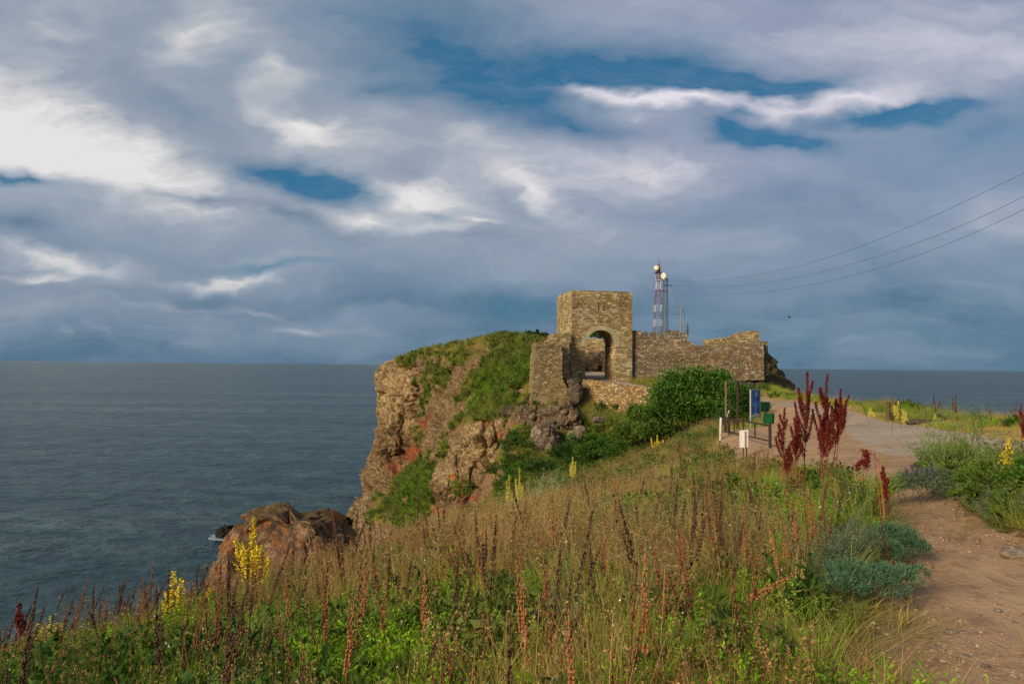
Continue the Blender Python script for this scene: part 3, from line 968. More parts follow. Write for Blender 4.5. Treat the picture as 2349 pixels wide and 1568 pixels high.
# ------------------------------------------------------------------ single rocks
def rock(name, c, rad, mat, seed, amp=0.25, top_flat=0.0, n=64, freq=1.0, cone=0.0, lab=None, cat='rock', kind=None, group=None, shape=None, pw=2.0, crack=1.0):
    nth, nph = n * 2, n
    th = np.linspace(0, 2 * np.pi, nth, endpoint=False); ph = np.linspace(-np.pi / 2, np.pi / 2, nph)
    TH, PH = np.meshgrid(th, ph)
    e = 2.0 / pw
    sg = lambda a: np.sign(a) * np.abs(a) ** e
    x = sg(np.cos(PH)) * sg(np.cos(TH)); y = sg(np.cos(PH)) * sg(np.sin(TH)); z = sg(np.sin(PH))
    if top_flat: z = np.where(z > 0, z * (1 - top_flat * np.abs(z)), z)
    wd = 1 + cone * (1 - z) / 2
    x = x * wd; y = y * wd
    if shape is not None:
        x, y, z = shape(x, y, z)
    X, Y, Z = x * rad[0], y * rad[1], z * rad[2]
    s = freq
    nrm = np.stack([x / rad[0], y / rad[1], z / rad[2]], -1); nrm /= np.linalg.norm(nrm, axis=-1, keepdims=True) + 1e-9
    q = (X * s + seed * 3.1, Y * s, Z * s)
    f1, f2, cidr = worley(*q, seed=seed)
    m1, m2, mid = worley(q[0] * 2.6, q[1] * 2.6, q[2] * 2.6, seed=seed + 5)
    dsp = amp * (1.2 * (cidr - .5) - crack * 0.9 * np.exp(-((f2 - f1) / .07) ** 2) + 0.5 * (mid - .5) + 1.3 * fbm(q[0] * .7, q[1] * .7, q[2] * .7, 5, seed, .6))
    V = np.stack([X, Y, Z], -1) + nrm * dsp[..., None]
    V = V.reshape(-1, 3)
    F = []
    i = np.arange(nph - 1)[:, None] * nth + np.arange(nth)[None]
    i2 = np.arange(nph - 1)[:, None] * nth + (np.arange(nth)[None] + 1) % nth
    F = np.stack([i.ravel(), i2.ravel(), (i2 + nth).ravel(), (i + nth).ravel()], 1)
    o = mesh_np(name, V, F, mat, smooth=True)
    o.location = c
    if lab: tag(o, lab, cat, group)
    if kind: tag(o, kind=kind)
    return o


rk_orange = rock_mat('orange_lichen_rock', pale=(0.28, 0.175, 0.10), dark=(0.10, 0.06, 0.035), scale=2.2, lichen=0.5, strata=0.4, veg=0.15)
rk_grey = rock_mat('grey_boulder', pale=(0.28, 0.215, 0.145), dark=(0.12, 0.085, 0.055), scale=1.8, lichen=0.1, strata=0.3)
rk_brown = rock_mat('brown_rock', pale=(0.16, 0.12, 0.075), dark=(0.06, 0.045, 0.028), scale=1.8, lichen=0.08, strata=0.5)
rk_out = rock_mat('shelf_rock', pale=(0.25, 0.185, 0.115), dark=(0.09, 0.065, 0.038), scale=1.8, lichen=0.25, strata=0.6, veg=0.3)
rk_dark = rock_mat('wet_dark_rock', pale=(0.03, 0.028, 0.024), dark=(0.012, 0.011, 0.01), scale=1.2, lichen=0)
rk_hill = rock_mat('hill_rock', pale=(0.17, 0.125, 0.07), dark=(0.075, 0.06, 0.03), scale=1.6, lichen=0.0, strata=0.4, veg=0.62)

c = P(668, 1168, 35)


def knob_shape(x, y, z):
    z = z - (0.05 * np.clip(x + 0.15, 0, 2) + 0.03 * np.exp(-((x - .15) / .2) ** 2)) * (z > 0)
    x = x - 0.12 * np.clip(-z, 0, 1) * 1.0
    return x, y, z


rock('rock_outcrop', (c.x - .1, c.y, c.z - 11.8), (3.3, 3.0, 12), rk_orange, 7, amp=.42, freq=.75, n=130, cone=.38, pw=4.2, crack=.8, shape=knob_shape,
     lab='large rounded outcrop covered in orange lichen below the left grass slope', cat='rock outcrop')
c = P(518, 1226, 90)
c = P(518, 1232, 32 / 0.252)
rock('sea_rock', (c.x, c.y, 0.4), (1.75, 1.5, 2.0), rk_dark, 3, amp=.5, freq=.9, n=28, lab='small black rock standing alone in the sea left of the orange outcrop', cat='rock')
c = P(797, 1198, 129)
rock('sea_rock', (c.x - .3, c.y, 1.0), (1.0, 1.2, 2.6), rk_dark, 5, amp=.5, freq=.9, n=24, lab='wet black boulder at the waterline under the cliff', cat='rock')
c = P(812, 1218, 125)
rock('sea_rock', (c.x, c.y, 0.6), (2.0, 1.4, 1.9), rk_dark, 9, amp=.5, freq=.9, n=24, lab='low dark boulder lying right of the black waterline boulder', cat='rock')
rock('hill', (29.3, 86, CZ - 13.4), (5.2, 9, 15.2), rk_hill, 12, amp=1.0, freq=.35, n=80, cone=.45, pw=2.6, kind='structure')
# rocks below the wing wall
for (px, py, Y, rad, sd_, mt, lb) in [
    (1318, 908, 68.8, (0.75, 1.2, 1.75), 21, rk_brown, 'tall dark brown rock wedged between the wing wall and the low retaining wall'),
    (1297, 938, 67.0, (0.75, 0.7, 0.95), 22, rk_orange, 'pointed ochre rock hanging at the lower right foot of the wing wall'),
    (1248, 1016, 63.0, (1.25, 1.0, 1.8), 23, rk_grey, 'tall pale grey cracked boulder on the slope below the wing wall'),
    (1237, 953, 66.8, (1.2, .8, .42), 24, rk_grey, 'flat pale boulder directly under the wing wall'),
    (1176, 944, 73.0, (1.3, .9, .55), 25, rk_brown, 'brown rounded boulder left of the wing wall foot'),
    (1283, 966, 66.0, (.7, .7, .6), 26, rk_grey, 'rough grey boulder under the ochre pointed rock'),
    (1330, 985, 62, (.55, .4, .35), 27, rk_grey, 'small pale boulder among green weeds below the retaining wall'),
    (1318, 1000, 60, (.7, .5, .45), 28, rk_grey, 'pale broken boulder left of the small one in the weeds'),
    (1372, 962, 60, (.5, .4, .25), 29, rk_grey, 'low pale stone right of the weedy boulders')]:
    rock('boulder', tuple(P(px, py, Y)), rad, mt, sd_, amp=.13 * max(rad), freq=1.5 / max(.5, max(rad) * .6), n=56, pw=3.0, crack=.6, lab=lb)
c = P(1256, 958, 66.4)
rock('rock_outcrop', tuple(c), (3.1, 1.3, 1.15), rk_out, 37, amp=.32, freq=.9, n=90, pw=3.6, crack=.9, lab='jagged brown bedrock shelf with plants on which the wing wall stands', cat='rock outcrop')
c = P(1716, 893, 71)
rock('rock_ledge', (c.x - 2.2, c.y + 1.6, c.z - 0.7), (5.6, 1.6, 1.5), rk_brown, 31, amp=.35, freq=.9, n=60, pw=3.0, lab='dark layered bedrock ledge under the right end of the long wall', cat='rock')


# ------------------------------------------------------------------ masonry
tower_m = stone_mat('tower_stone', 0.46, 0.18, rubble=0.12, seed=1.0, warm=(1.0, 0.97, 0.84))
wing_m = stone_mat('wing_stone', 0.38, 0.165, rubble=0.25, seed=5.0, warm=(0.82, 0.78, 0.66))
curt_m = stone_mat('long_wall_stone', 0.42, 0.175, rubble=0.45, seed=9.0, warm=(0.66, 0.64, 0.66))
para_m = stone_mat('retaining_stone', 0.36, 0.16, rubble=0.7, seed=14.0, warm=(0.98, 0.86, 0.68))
vous_m = plain('arch_stone', srgb(172, 156, 122), 0.9, var=.3, scale=3)


def rough(pts, seed, step=0.35, amp=0.05):
    """break the edges of an outline (s, z) into short uneven stone-length bits"""
    rng = random.Random(seed)
    out = []
    n = len(pts)
    for i in range(n):
        a = pts[i]; b2 = pts[(i + 1) % n]
        ln = math.hypot(b2[0] - a[0], b2[1] - a[1])
        k = max(1, int(ln / step))
        for j in range(k):
            t = j / k
            x = a[0] + (b2[0] - a[0]) * t; z = a[1] + (b2[1] - a[1]) * t
            if j > 0:
                x += rng.uniform(-amp, amp) * (0.5 if abs(b2[0] - a[0]) > abs(b2[1] - a[1]) else 1)
                z += rng.uniform(-amp, amp)
            out.append((x, z))
    return out


class Plane:
    def __init__(s, p0, p1):
        s.o = Vector((p0[0], p0[1], 0)); d = Vector((p1[0] - p0[0], p1[1] - p0[1], 0)); s.d = d.normalized()
        s.n = Vector((-s.d.y, s.d.x, 0))          # pointing away from the camera when d goes right

    def hit(s, px, py):
        u, v = ray(px, py)
        # (u Y, Y) = o + d t
        # u*Y - d.x t = o.x ; Y - d.y t = o.y
        det = u * (-s.d.y) + s.d.x
        Y = (-s.o.x * s.d.y + s.d.x * s.o.y) / det
        t = (Vector((u * Y, Y, 0)) - s.o).dot(s.d)
        return (t, CZ + v * Y)


def prism(name, outline, pl, thick, mat, parent=None, off=0.0, back_scale=None, uvoff=0.0):
    """outline (s, z) on the plane, pushed back by thick; uv in metres"""
    n = len(outline)
    V = []
    for k in (off, off + thick):
        for (s_, z_) in outline:
            q = pl.o + pl.d * s_ + pl.n * k
            V.append((q.x, q.y, z_))
    area = sum(outline[i][0] * outline[(i + 1) % n][1] - outline[(i + 1) % n][0] * outline[i][1] for i in range(n))
    idx = list(range(n)) if area > 0 else list(range(n - 1, -1, -1))
    faces = [tuple(idx), tuple(i + n for i in reversed(idx))]
    for a in range(n):
        i = idx[a]; j = idx[(a + 1) % n]
        faces.append((i, i + n, j + n, j))
    me = bpy.data.meshes.new(name)
    me.from_pydata(V, [], faces)
    me.materials.append(mat)
    ul = me.uv_layers.new(name='UVMap')
    for p in me.polygons:
        nn = p.normal
        side = abs(Vector(nn).dot(pl.n)) < 0.6
        for li in p.loop_indices:
            vi = me.loops[li].vertex_index
            s_, z_ = outline[vi % n]
            k = 0 if vi < n else thick
            if not side:
                ul.data[li].uv = (s_ + uvoff, z_)
            elif abs(nn.z) > 0.6:
                ul.data[li].uv = (s_ + uvoff, k)
            else:
                ul.data[li].uv = (k + uvoff + outline[idx[0]][0], z_)
    me.update()
    o = bpy.data.objects.new(name, me)
    COL.objects.link(o)
    if parent: o.parent = parent
    return o


def rel_parent(child, parent):
    child.parent = parent
    child.matrix_parent_inverse = Matrix.Translation(parent.location).inverted()


# --- gate tower
FL = P(1316.5, 665, 72.0); FR = P(1451, 669, 73.2)
FL = P(1311.5, 665, 72.0)
TP = Plane((FL.x, FL.y), (FR.x, FR.y))
tw = (Vector((FR.x, FR.y, 0)) - Vector((FL.x, FL.y, 0))).length
ztop = FL.z
zb = CZ - 3.2
ac = TP.hit(1378.5, 793)                # springing of the arch
r_in = 1.70
z_sp = ac[1]
sill = CZ - 1.65
arc = [(ac[0] + r_in * math.cos(a), z_sp + r_in * math.sin(a)) for a in np.linspace(0, math.pi, 25)]
outl_t = [(0, zb)] + [(0, z) for z in np.arange(zb + .4, ztop - .2, .45)] + [(0.02, ztop)] + rough([(0.0, ztop), (tw - .32, ztop - .02)], 3, .5, .03)[1:-1] + [(tw - .30, ztop), (tw - .30, ztop - .16), (tw, ztop - .16)]
outl_t += [(tw, z) for z in np.arange(ztop - .6, zb + .2, -.45)] + [(tw, zb), (ac[0] + r_in, zb)] + [(ac[0] + r_in, sill)] + arc + [(ac[0] - r_in, sill), (ac[0] - r_in, zb)]
tower = empty('gate_tower', (0, 0, 0))
tag(tower, 'square stone gate tower with round arch and two slit windows', 'tower')
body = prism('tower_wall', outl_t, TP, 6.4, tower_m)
# slit openings and a widened rear passage are cut into the solid wall
cut = MB()
th0 = math.atan2(TP.d.y, TP.d.x)
zoom7 = lambda x, y: (1233.0 + x * 0.21947, 630.85 + y * 0.21947)
for (x0, x1) in ((636, 650), (691, 705)):
    a = TP.hit(*zoom7(x0, 284)); b2 = TP.hit(*zoom7(x1, 377))
    m_ = TP.o + TP.d * ((a[0] + b2[0]) / 2) + TP.n * 1.9
    cut.box((m_.x, m_.y, (a[1] + b2[1]) / 2), (max(.17, b2[0] - a[0]), 4.0, a[1] - b2[1]), th0)
m_ = TP.o + TP.n * 1.3
zc1 = CZ + (ray(1306, 693)[1]) * 73.2; zc0 = CZ + ray(1306, 731)[1] * 73.2
cut.box((m_.x, m_.y, (zc0 + zc1) / 2), (2.6, .32, zc1 - zc0), th0)
m_ = TP.o + TP.d * ac[0] + TP.n * 5.4
cut.box((m_.x, m_.y, (zb - 1 + z_sp + 1.95) / 2), (5.0, 3.6, z_sp + 1.95 - zb + 1), th0)  # rear of the passage widened to let more light into the arch
co = cut.build('cutter', tower_m)
bm_ = body.modifiers.new('slits_and_rear_cut', 'BOOLEAN')
bm_.operation = 'DIFFERENCE'; bm_.object = co; bm_.solver = 'EXACT'; bm_.use_self = True
dg = bpy.context.evaluated_depsgraph_get()
me2 = bpy.data.meshes.new_from_object(body.evaluated_get(dg))
body.modifiers.clear()
if len(me2.polygons) > 10:
    body.data = me2
bpy.data.objects.remove(co)
body.parent = tower
# narrower inner arch at the back half of the passage
ri = r_in - 0.07
arc2 = [(ac[0] + ri * math.cos(a), z_sp + .02 + ri * math.sin(a)) for a in np.linspace(0, math.pi, 25)]
arc3 = [(ac[0] + (r_in - .004) * math.cos(a), z_sp + (r_in - .004) * math.sin(a)) for a in np.linspace(math.pi, 0, 25)]
inner = [(ac[0] + ri, zb)] + arc2 + [(ac[0] - ri, zb), (ac[0] - r_in + .004, zb)] + arc3 + [(ac[0] + r_in - .004, zb)]
prism('inner_arch', inner, TP, .8, tower_m, tower, off=2.5, uvoff=3.3)
# voussoir ring, each stone a wedge
vb = MB()
NV = 27
rngv = random.Random(4)
for i in range(NV):
    a0 = math.pi * (i + .04) / NV; a1 = math.pi * (i + .96) / NV
    pr = 0.035 + rngv.uniform(-.01, .012)
    ro = r_in + .44 + rngv.uniform(-.03, .03)
    vs = []
    for k in (-pr, .45):
        for (rr, a) in ((r_in - .012, a0), (ro, a0), (ro, a1), (r_in - .012, a1)):
            q = TP.o + TP.d * (ac[0] + rr * math.cos(a)) + TP.n * k
            vs.append((q.x, q.y, z_sp + rr * math.sin(a)))
    vb.add(vs, [(0, 1, 2, 3), (7, 6, 5, 4), (0, 4, 5, 1), (1, 5, 6, 2), (2, 6, 7, 3), (3, 7, 4, 0)])
vb.build('arch_ring', vous_m, tower)
for sx_ in (-1, 1):
    im = MB()
    q = TP.o + TP.d * (ac[0] + sx_ * (r_in + .15)) + TP.n * .3
    im.box((q.x, q.y, z_sp - .08), (.48, .74, .1), th0)
    im.build('impost', vous_m, tower)
qm = TP.o + TP.d * (tw / 2) + TP.n * 3.0
rf = MB(); rf.box((qm.x, qm.y, ztop - .55), (tw - .7, 5.0, .2), th0)

z1 = lambda x, y: (1147 + x * .3292, 573.5 + y * .3292)


def wall_from(name, pts, Y0, Y1, thick, mat, seed, label, cat='wall', amp=.05, parent=None, x_end=None, uvoff=0):
    a = z1(*pts[0]); xs_ = [z1(*p)[0] for p in pts]
    xa, xb = min(xs_), max(xs_)
    pA = P(xa, 800, Y0); pB = P(xb, 800, Y1)
    pl = Plane((pA.x, pA.y), (pB.x, pB.y))
    o = prism(name, rough([pl.hit(*z1(*p)) for p in pts], seed, .38, amp), pl, thick, mat, parent, uvoff=uvoff)
    if label: tag(o, label, cat)
    return o, pl


wing = empty('wing_wall', (0, 0, 0))
tag(wing, 'tapering stone wing wall with stepped top left of the gate tower', 'wall')
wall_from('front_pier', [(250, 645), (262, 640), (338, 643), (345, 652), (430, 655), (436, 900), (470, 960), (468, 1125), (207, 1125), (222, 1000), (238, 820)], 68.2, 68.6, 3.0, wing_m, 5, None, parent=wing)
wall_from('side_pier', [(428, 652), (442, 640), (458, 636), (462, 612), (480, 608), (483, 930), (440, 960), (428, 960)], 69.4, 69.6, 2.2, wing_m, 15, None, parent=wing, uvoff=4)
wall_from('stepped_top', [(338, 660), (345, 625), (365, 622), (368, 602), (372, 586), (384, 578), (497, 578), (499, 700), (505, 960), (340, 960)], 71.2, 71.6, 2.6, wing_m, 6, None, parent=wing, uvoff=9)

cp = [(905, 562), (984, 562), (987, 598), (1042, 600), (1045, 600), (1303, 605), (1305, 634), (1343, 637), (1347, 656), (1352, 663), (1500, 668), (1692, 679), (1838, 684), (1842, 800), (1842, 905), (1600, 960), (905, 985)]
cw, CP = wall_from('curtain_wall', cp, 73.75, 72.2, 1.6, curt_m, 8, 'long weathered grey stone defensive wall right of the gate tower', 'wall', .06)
for i, (x0, x1, yt) in enumerate([(990, 1036, 568), (1050, 1088, 571), (1101, 1141, 572), (1153, 1193, 555), (1206, 1248, 557), (1260, 1301, 573)]):
    pts = [CP.hit(*z1(a, b2)) for a, b2 in ((x0, 612), (x0, yt + 3), (x0 + 5, yt), (x1 - 6, yt), (x1, yt + 4), (x1, 612))]
    o = prism('merlon', rough(pts, 20 + i, .3, .03), CP, .62, curt_m, cw, off=-.06, uvoff=i * 1.7)
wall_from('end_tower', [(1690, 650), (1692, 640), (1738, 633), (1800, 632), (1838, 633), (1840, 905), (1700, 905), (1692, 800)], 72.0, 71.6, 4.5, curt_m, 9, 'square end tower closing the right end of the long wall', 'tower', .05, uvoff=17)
wall_from('shaded_side_block', [(1839, 634), (1866, 634), (1867, 720), (1862, 890), (1839, 890)], 73.2, 73.2, 2.5, curt_m, 10, 'narrow set-back stone block added as the shaded right side of the end tower', 'stone block', .05, uvoff=3)  # block added behind to stand in for the tower's darker side face
wall_from('rear_wall', [(1437, 622), (1600, 606), (1648, 584), (1700, 567), (1720, 563), (1806, 564), (1808, 720), (1437, 720)], 79, 79, 1.2, tower_m, 12, 'ruined rear wall with a rising broken top behind the long wall', 'wall', .06, uvoff=6)

# courtyard seen through the arch
cyw = empty('courtyard_wall', (0, 0, 0))
pl = Plane((6.5, 93), (16, 93))
o = prism('masonry', rough([(0, CZ - 3), (0, CZ + 3.7), (4, CZ + 3.8), (9.5, CZ + 3.6), (9.5, CZ - 3)], 31, .4, .12), pl, 1.2, tower_m, cyw)
tag(cyw, 'brown stone courtyard wall seen through the arch', 'wall')
rock('rock_bank', (10.5, 91.5, CZ - .1), (4.4, 1.7, 1.9), rk_brown, 35, amp=.6, freq=.9, n=60, pw=3.0, lab='rough brown rock bank seen through the gate arch', cat='rock')


# --- low retaining wall of the ramp
def curve_wall(name, tops, thick, depth, mat, seed, batter=.0):
    rng = random.Random(seed)
    P3 = [P(*z1(x, y), Y) for x, y, Y in tops]
    pts = []
    for a, b2 in zip(P3[:-1], P3[1:]):
        k = max(1, int((b2 - a).length / .3))
        for j in range(k):
            pts.append(a.lerp(b2, j / k))
    pts.append(P3[-1])
    n = len(pts); m_ = 5
    V = []; UVs = []
    s_ = 0
    for i, p in enumerate(pts):
        d = (pts[min(i + 1, n - 1)] - pts[max(i - 1, 0)]); d.z = 0; d.normalize()
        nn = Vector((-d.y, d.x, 0))
        if i: s_ += (p - pts[i - 1]).length
        zt = p.z + rng.uniform(-.07, .07)
        prof = [(-batter, -depth, 0), (0, 0, depth), (thick * .3, .05, depth + .2), (thick, rng.uniform(-.05, .05), depth + thick), (thick, -depth, depth * 2)]
        for (o_, dz, v) in prof:
            q = Vector((p.x, p.y, 0)) + nn * o_
            V.append((q.x, q.y, zt + dz)); UVs.append((s_, v + CZ))
    F = []
    for i in range(n - 1):
        for k in range(m_ - 1):
            a = i * m_ + k
            F.append((a, a + m_, a + m_ + 1, a + 1))
    me = bpy.data.meshes.new(name)
    F.append(tuple(range(m_))); F.append(tuple(range((n - 1) * m_ + m_ - 1, (n - 1) * m_ - 1, -1)))
    me.from_pydata(V, [], F)
    me.materials.append(mat)
    ul = me.uv_layers.new(name='UVMap')
    for l in me.loops:
        ul.data[l.index].uv = UVs[l.vertex_index]
    o = bpy.data.objects.new(name, me)
    COL.objects.link(o)
    return o


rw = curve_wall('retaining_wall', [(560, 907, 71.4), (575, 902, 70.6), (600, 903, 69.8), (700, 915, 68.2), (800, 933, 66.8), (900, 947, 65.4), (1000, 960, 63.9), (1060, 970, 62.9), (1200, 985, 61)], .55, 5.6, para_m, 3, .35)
tag(rw, 'low curved retaining wall of pale rough stones in front of the gate', 'wall')

# ------------------------------------------------------------------ vegetation sources (kept in collections outside the scene, used as instances)
def blades(n, Rr, h0, h1, wd, seed, lean=(0.1, 0.5), bend=0.5, seg=3, zmin=0.0):
    r = np.random.RandomState(seed)
    a = r.rand(n) * 2 * np.pi; rr = Rr * np.sqrt(r.rand(n))
    bx, by = rr * np.cos(a), rr * np.sin(a)
    az = a + r.randn(n) * 0.9
    ln = lean[0] + r.rand(n) * (lean[1] - lean[0])
    h = h0 + r.rand(n) * (h1 - h0)
    bd = bend * (0.3 + r.rand(n))
    fa = r.rand(n) * np.pi
    V = []; 
    k = seg + 1
    t = np.linspace(0, 1, k)
    V = np.zeros((n, k, 2, 3))
    for i, ti in enumerate(t):
        th = ln * ti + bd * ti * ti
        # integrate roughly
        d = h * ti * np.sin(ln + bd * ti * 0.6)
        z = h * ti * np.cos(ln + bd * ti * 0.6)
        wv = wd * (1 - ti ** 1.6) * (0.7 + 0.3 * np.sin(np.pi * min(1, ti * 1.5))) * 0.5
        sx, sy = np.cos(fa) * wv, np.sin(fa) * wv
        for q, sg in ((0, -1), (1, 1)):
            V[:, i, q, 0] = bx + d * np.cos(az) + sg * sx
            V[:, i, q, 1] = by + d * np.sin(az) + sg * sy
            V[:, i, q, 2] = z + zmin
    base = (np.arange(n) * k * 2)[:, None, None]
    ii = np.arange(seg)[None, :, None] * 2
    F = (base + ii + np.array([0, 1, 3, 2])[None, None]).reshape(-1, 4)
    bv = np.repeat(r.rand(n), k * 2)
    return V.reshape(-1, 3), F, bv


def join(parts):
    V, F, B = [], [], []
    o = 0
    for v, f, b in parts:
        V.append(v); F.append(f + o); B.append(b); o += len(v)
    return np.concatenate(V), [np.concatenate([f for f in F if f.shape[1] == 4])] if all(f.shape[1] == 4 for f in F) else F, np.concatenate(B)


def leaves_at(P0, D0, ln, wd, seed, jit=0.6, fold=0.25):
    """rhombic folded leaves at points P0 with direction D0 (n,3)"""
    r = np.random.RandomState(seed)
    n = len(P0)
    D = D0 + jit * r.randn(n, 3); D /= np.linalg.norm(D, axis=1, keepdims=True) + 1e-9
    S_ = np.cross(D, r.randn(n, 3)); S_ /= np.linalg.norm(S_, axis=1, keepdims=True) + 1e-9
    N_ = np.cross(S_, D)
    L_ = (ln * (0.6 + 0.8 * r.rand(n)))[:, None]; W_ = (wd * (0.6 + 0.8 * r.rand(n)))[:, None]
    V = np.stack([P0, P0 + D * L_ * .5 + S_ * W_ * .5 + N_ * W_ * fold, P0 + D * L_, P0 + D * L_ * .5 - S_ * W_ * .5 + N_ * W_ * fold], 1)
    F = (np.arange(n) * 4)[:, None] + np.array([0, 1, 2, 3])[None]
    # two triangles so that the fold shows
    F = np.concatenate([(np.arange(n) * 4)[:, None] + np.array([0, 1, 2])[None], (np.arange(n) * 4)[:, None] + np.array([0, 2, 3])[None]])
    return V.reshape(-1, 3), F, np.repeat(r.rand(n), 4)


def feathery(n_st, Rr, h, ll, lw_, per, seed, spread=0.6):
    """soft plant: arching stems carrying many small narrow leaflets"""
    r = np.random.RandomState(seed)
    Ps, Ds, st = [], [], []
    for i in range(n_st):
        a = r.rand() * 2 * np.pi; rr = Rr * math.sqrt(r.rand()) * .5
        b0 = np.array([rr * math.cos(a), rr * math.sin(a), 0])
        out_ = np.array([math.cos(a), math.sin(a), 0]) * spread * (0.3 + r.rand())
        hh = h * (0.55 + 0.55 * r.rand())
        t = r.rand(per) ** .7
        p = b0 + out_[None] * (hh * t ** 1.5)[:, None] + np.array([0, 0, 1])[None] * (hh * t)[:, None]
        Ps.append(p + r.randn(per, 3) * 0.012 * h / .3)
        ta = r.rand(per) * 2 * np.pi
        Ds.append(np.stack([np.cos(ta), np.sin(ta), 0.7 + 0 * ta], 1))
    v, f, b = leaves_at(np.concatenate(Ps), np.concatenate(Ds), ll, lw_, seed + 1, .4)
    return v, f, b


def strip(pts, r0, r1, bvv=0.5, n=3):
    pts = np.asarray(pts, float)
    k = len(pts)
    V = []
    for i in range(k):
        d = pts[min(i + 1, k - 1)] - pts[max(i - 1, 0)]; d /= np.linalg.norm(d) + 1e-9
        a = np.cross(d, [0.31, 0.17, 0.9] if abs(d[2]) < .9 else [1, .2, 0]); a /= np.linalg.norm(a)
        b = np.cross(d, a)
        rr = r0 + (r1 - r0) * i / (k - 1)
        for q in range(n):
            t = 2 * np.pi * q / n
            V.append(pts[i] + (a * np.cos(t) + b * np.sin(t)) * rr)
    F = []
    for i in range(k - 1):
        for q in range(n):
            q2 = (q + 1) % n
            F.append((i * n + q, i * n + q2, (i + 1) * n + q2, (i + 1) * n + q))
    return np.array(V), np.array(F), np.full(len(V), bvv)


def tri2(parts):
    """merge parts with mixed faces -> V, [quads, tris], bv"""
    V, B, Q, T_ = [], [], [], []
    o = 0
    for v, f, b in parts:
        V.append(v); B.append(b)
        (Q if f.shape[1] == 4 else T_).append(f + o); o += len(v)
    Fs = []
    if Q: Fs.append(np.concatenate(Q))
    if T_: Fs.append(np.concatenate(T_))
    return np.concatenate(V), Fs, np.concatenate(B)


def proto(name, V, F, B, mat):
    return mesh_np(name, V, F, mat, attrs={'bv': B}, link=False)


mt_green = veg_mat('green_grass', (0.085, 0.175, 0.010), (0.27, 0.40, 0.030), (0.36, 0.26, 0.065))
mt_straw = veg_mat('dry_straw', (0.38, 0.20, 0.070), (0.60, 0.41, 0.17), (0.27, 0.25, 0.08), trans=.25)
mt_flat = veg_mat('flattened_straw', (0.27, 0.125, 0.038), (0.50, 0.31, 0.11), (0.22, 0.21, 0.04), trans=.2)
mt_feather = veg_mat('feathery_green', (0.11, 0.26, 0.008), (0.33, 0.50, 0.020), (0.17, 0.23, 0.03))
mt_worm = veg_mat('grey_green_herb', (0.12, 0.155, 0.08), (0.23, 0.27, 0.155), (0.17, 0.175, 0.08))
mt_weed = veg_mat('dark_leafy_weed', (0.022, 0.075, 0.008), (0.09, 0.17, 0.018), (0.10, 0.115, 0.022))
mt_seed = veg_mat('brown_seed_heads', (0.15, 0.055, 0.020), (0.30, 0.135, 0.045), (0.24, 0.15, 0.055), trans=.1)


def seed_sprig(seed, h=0.5, n=6):
    r = np.random.RandomState(seed)
    parts = []
    for i in range(n):
        a = r.rand() * 6.28; l = h * (.6 + .6 * r.rand()); ln = .05 + .25 * r.rand()
        b0 = np.array([r.randn() * .05, r.randn() * .05, 0])
        top = b0 + np.array([math.cos(a) * math.sin(ln), math.sin(a) * math.sin(ln), math.cos(ln)]) * l
        mid = (b0 + top) / 2 + r.randn(3) * .012
        parts.append(strip([b0, mid, top], .0022, .0012, r.rand()))
        m_ = 26
        t = .55 + .45 * r.rand(m_)
        p = b0[None] + (top - b0)[None] * t[:, None] + r.randn(m_, 3) * .007
        parts.append(leaves_at(p, np.tile([0, 0, .6], (m_, 1)), .014, .010, seed + i, .6))
    return tri2(parts)


def plume(seed, n=10, h=.55):
    """oat-like dry grass with drooping heads"""
    r = np.random.RandomState(seed)
    parts = []
    for i in range(n):
        a = r.rand() * 6.28; l = h * (.6 + .6 * r.rand()); ln = .05 + .3 * r.rand()
        b0 = np.array([r.randn() * .05, r.randn() * .05, 0])
        dr = np.array([math.cos(a), math.sin(a), 0])
        p1 = b0 + dr * l * .5 * math.sin(ln) + np.array([0, 0, l * .55]); p2 = b0 + dr * l * math.sin(ln) * 1.3 + np.array([0, 0, l])
        parts.append(strip([b0, p1, p2], .0016, .0009, r.rand()))
        e = p2 + dr * .05 - np.array([0, 0, .01 + .03 * r.rand()])
        m_ = 9
        t = np.linspace(0, 1, m_)
        parts.append(leaves_at(p2[None] + (e - p2)[None] * t[:, None], np.tile(dr + [0, 0, .3], (m_, 1)), .013, .0045, seed + i, .3))
    return tri2(parts)


def cat(*ps):
    return tri2(ps)


PR = {}
PR['green'] = [proto('grass_tuft.%03d' % i, *cat(blades(46, .13, .16, .42, .0075, 10 + i, (0.05, .55), .6))[:3], mt_green) for i in range(4)]
PR['short'] = [proto('short_tuft.%03d' % i, *cat(blades(40, .14, .05, .15, .006, 30 + i, (0.1, .9), .6, 2))[:3], mt_green) for i in range(2)]
PR['straw'] = [proto('straw_tuft.%03d' % i, *cat(blades(36, .13, .28, .66, .0042, 50 + i, (0.02, .35), .3))[:3], mt_straw) for i in range(3)] + \
              [proto('straw_tuft.%03d' % (i + 3), *plume(60 + i), mt_straw) for i in range(3)]
PR['seedy'] = [proto('seedy_tuft.%03d' % i, *seed_sprig(70 + i, .55, 7), mt_seed) for i in range(4)]
PR['flat'] = [proto('flat_tuft.%03d' % i, *cat(blades(46, .16, .22, .5, .0046, 80 + i, (1.05, 1.5), .25, 3, .02))[:3], mt_flat) for i in range(4)]
PR['feather'] = [proto('feather_tuft.%03d' % i, *cat(feathery(14, .16, .30, .026, .008, 60, 90 + i))[:3], mt_feather) for i in range(3)]
PR['worm'] = [proto('herb_tuft.%03d' % i, *cat(feathery(18, .16, .30, .024, .006, 55, 100 + i, .5))[:3], mt_worm) for i in range(3)]
PR['weed'] = [proto('weed_tuft.%03d' % i, *cat(feathery(10, .16, .28, .060, .028, 26, 110 + i, .7))[:3], mt_weed) for i in range(3)]


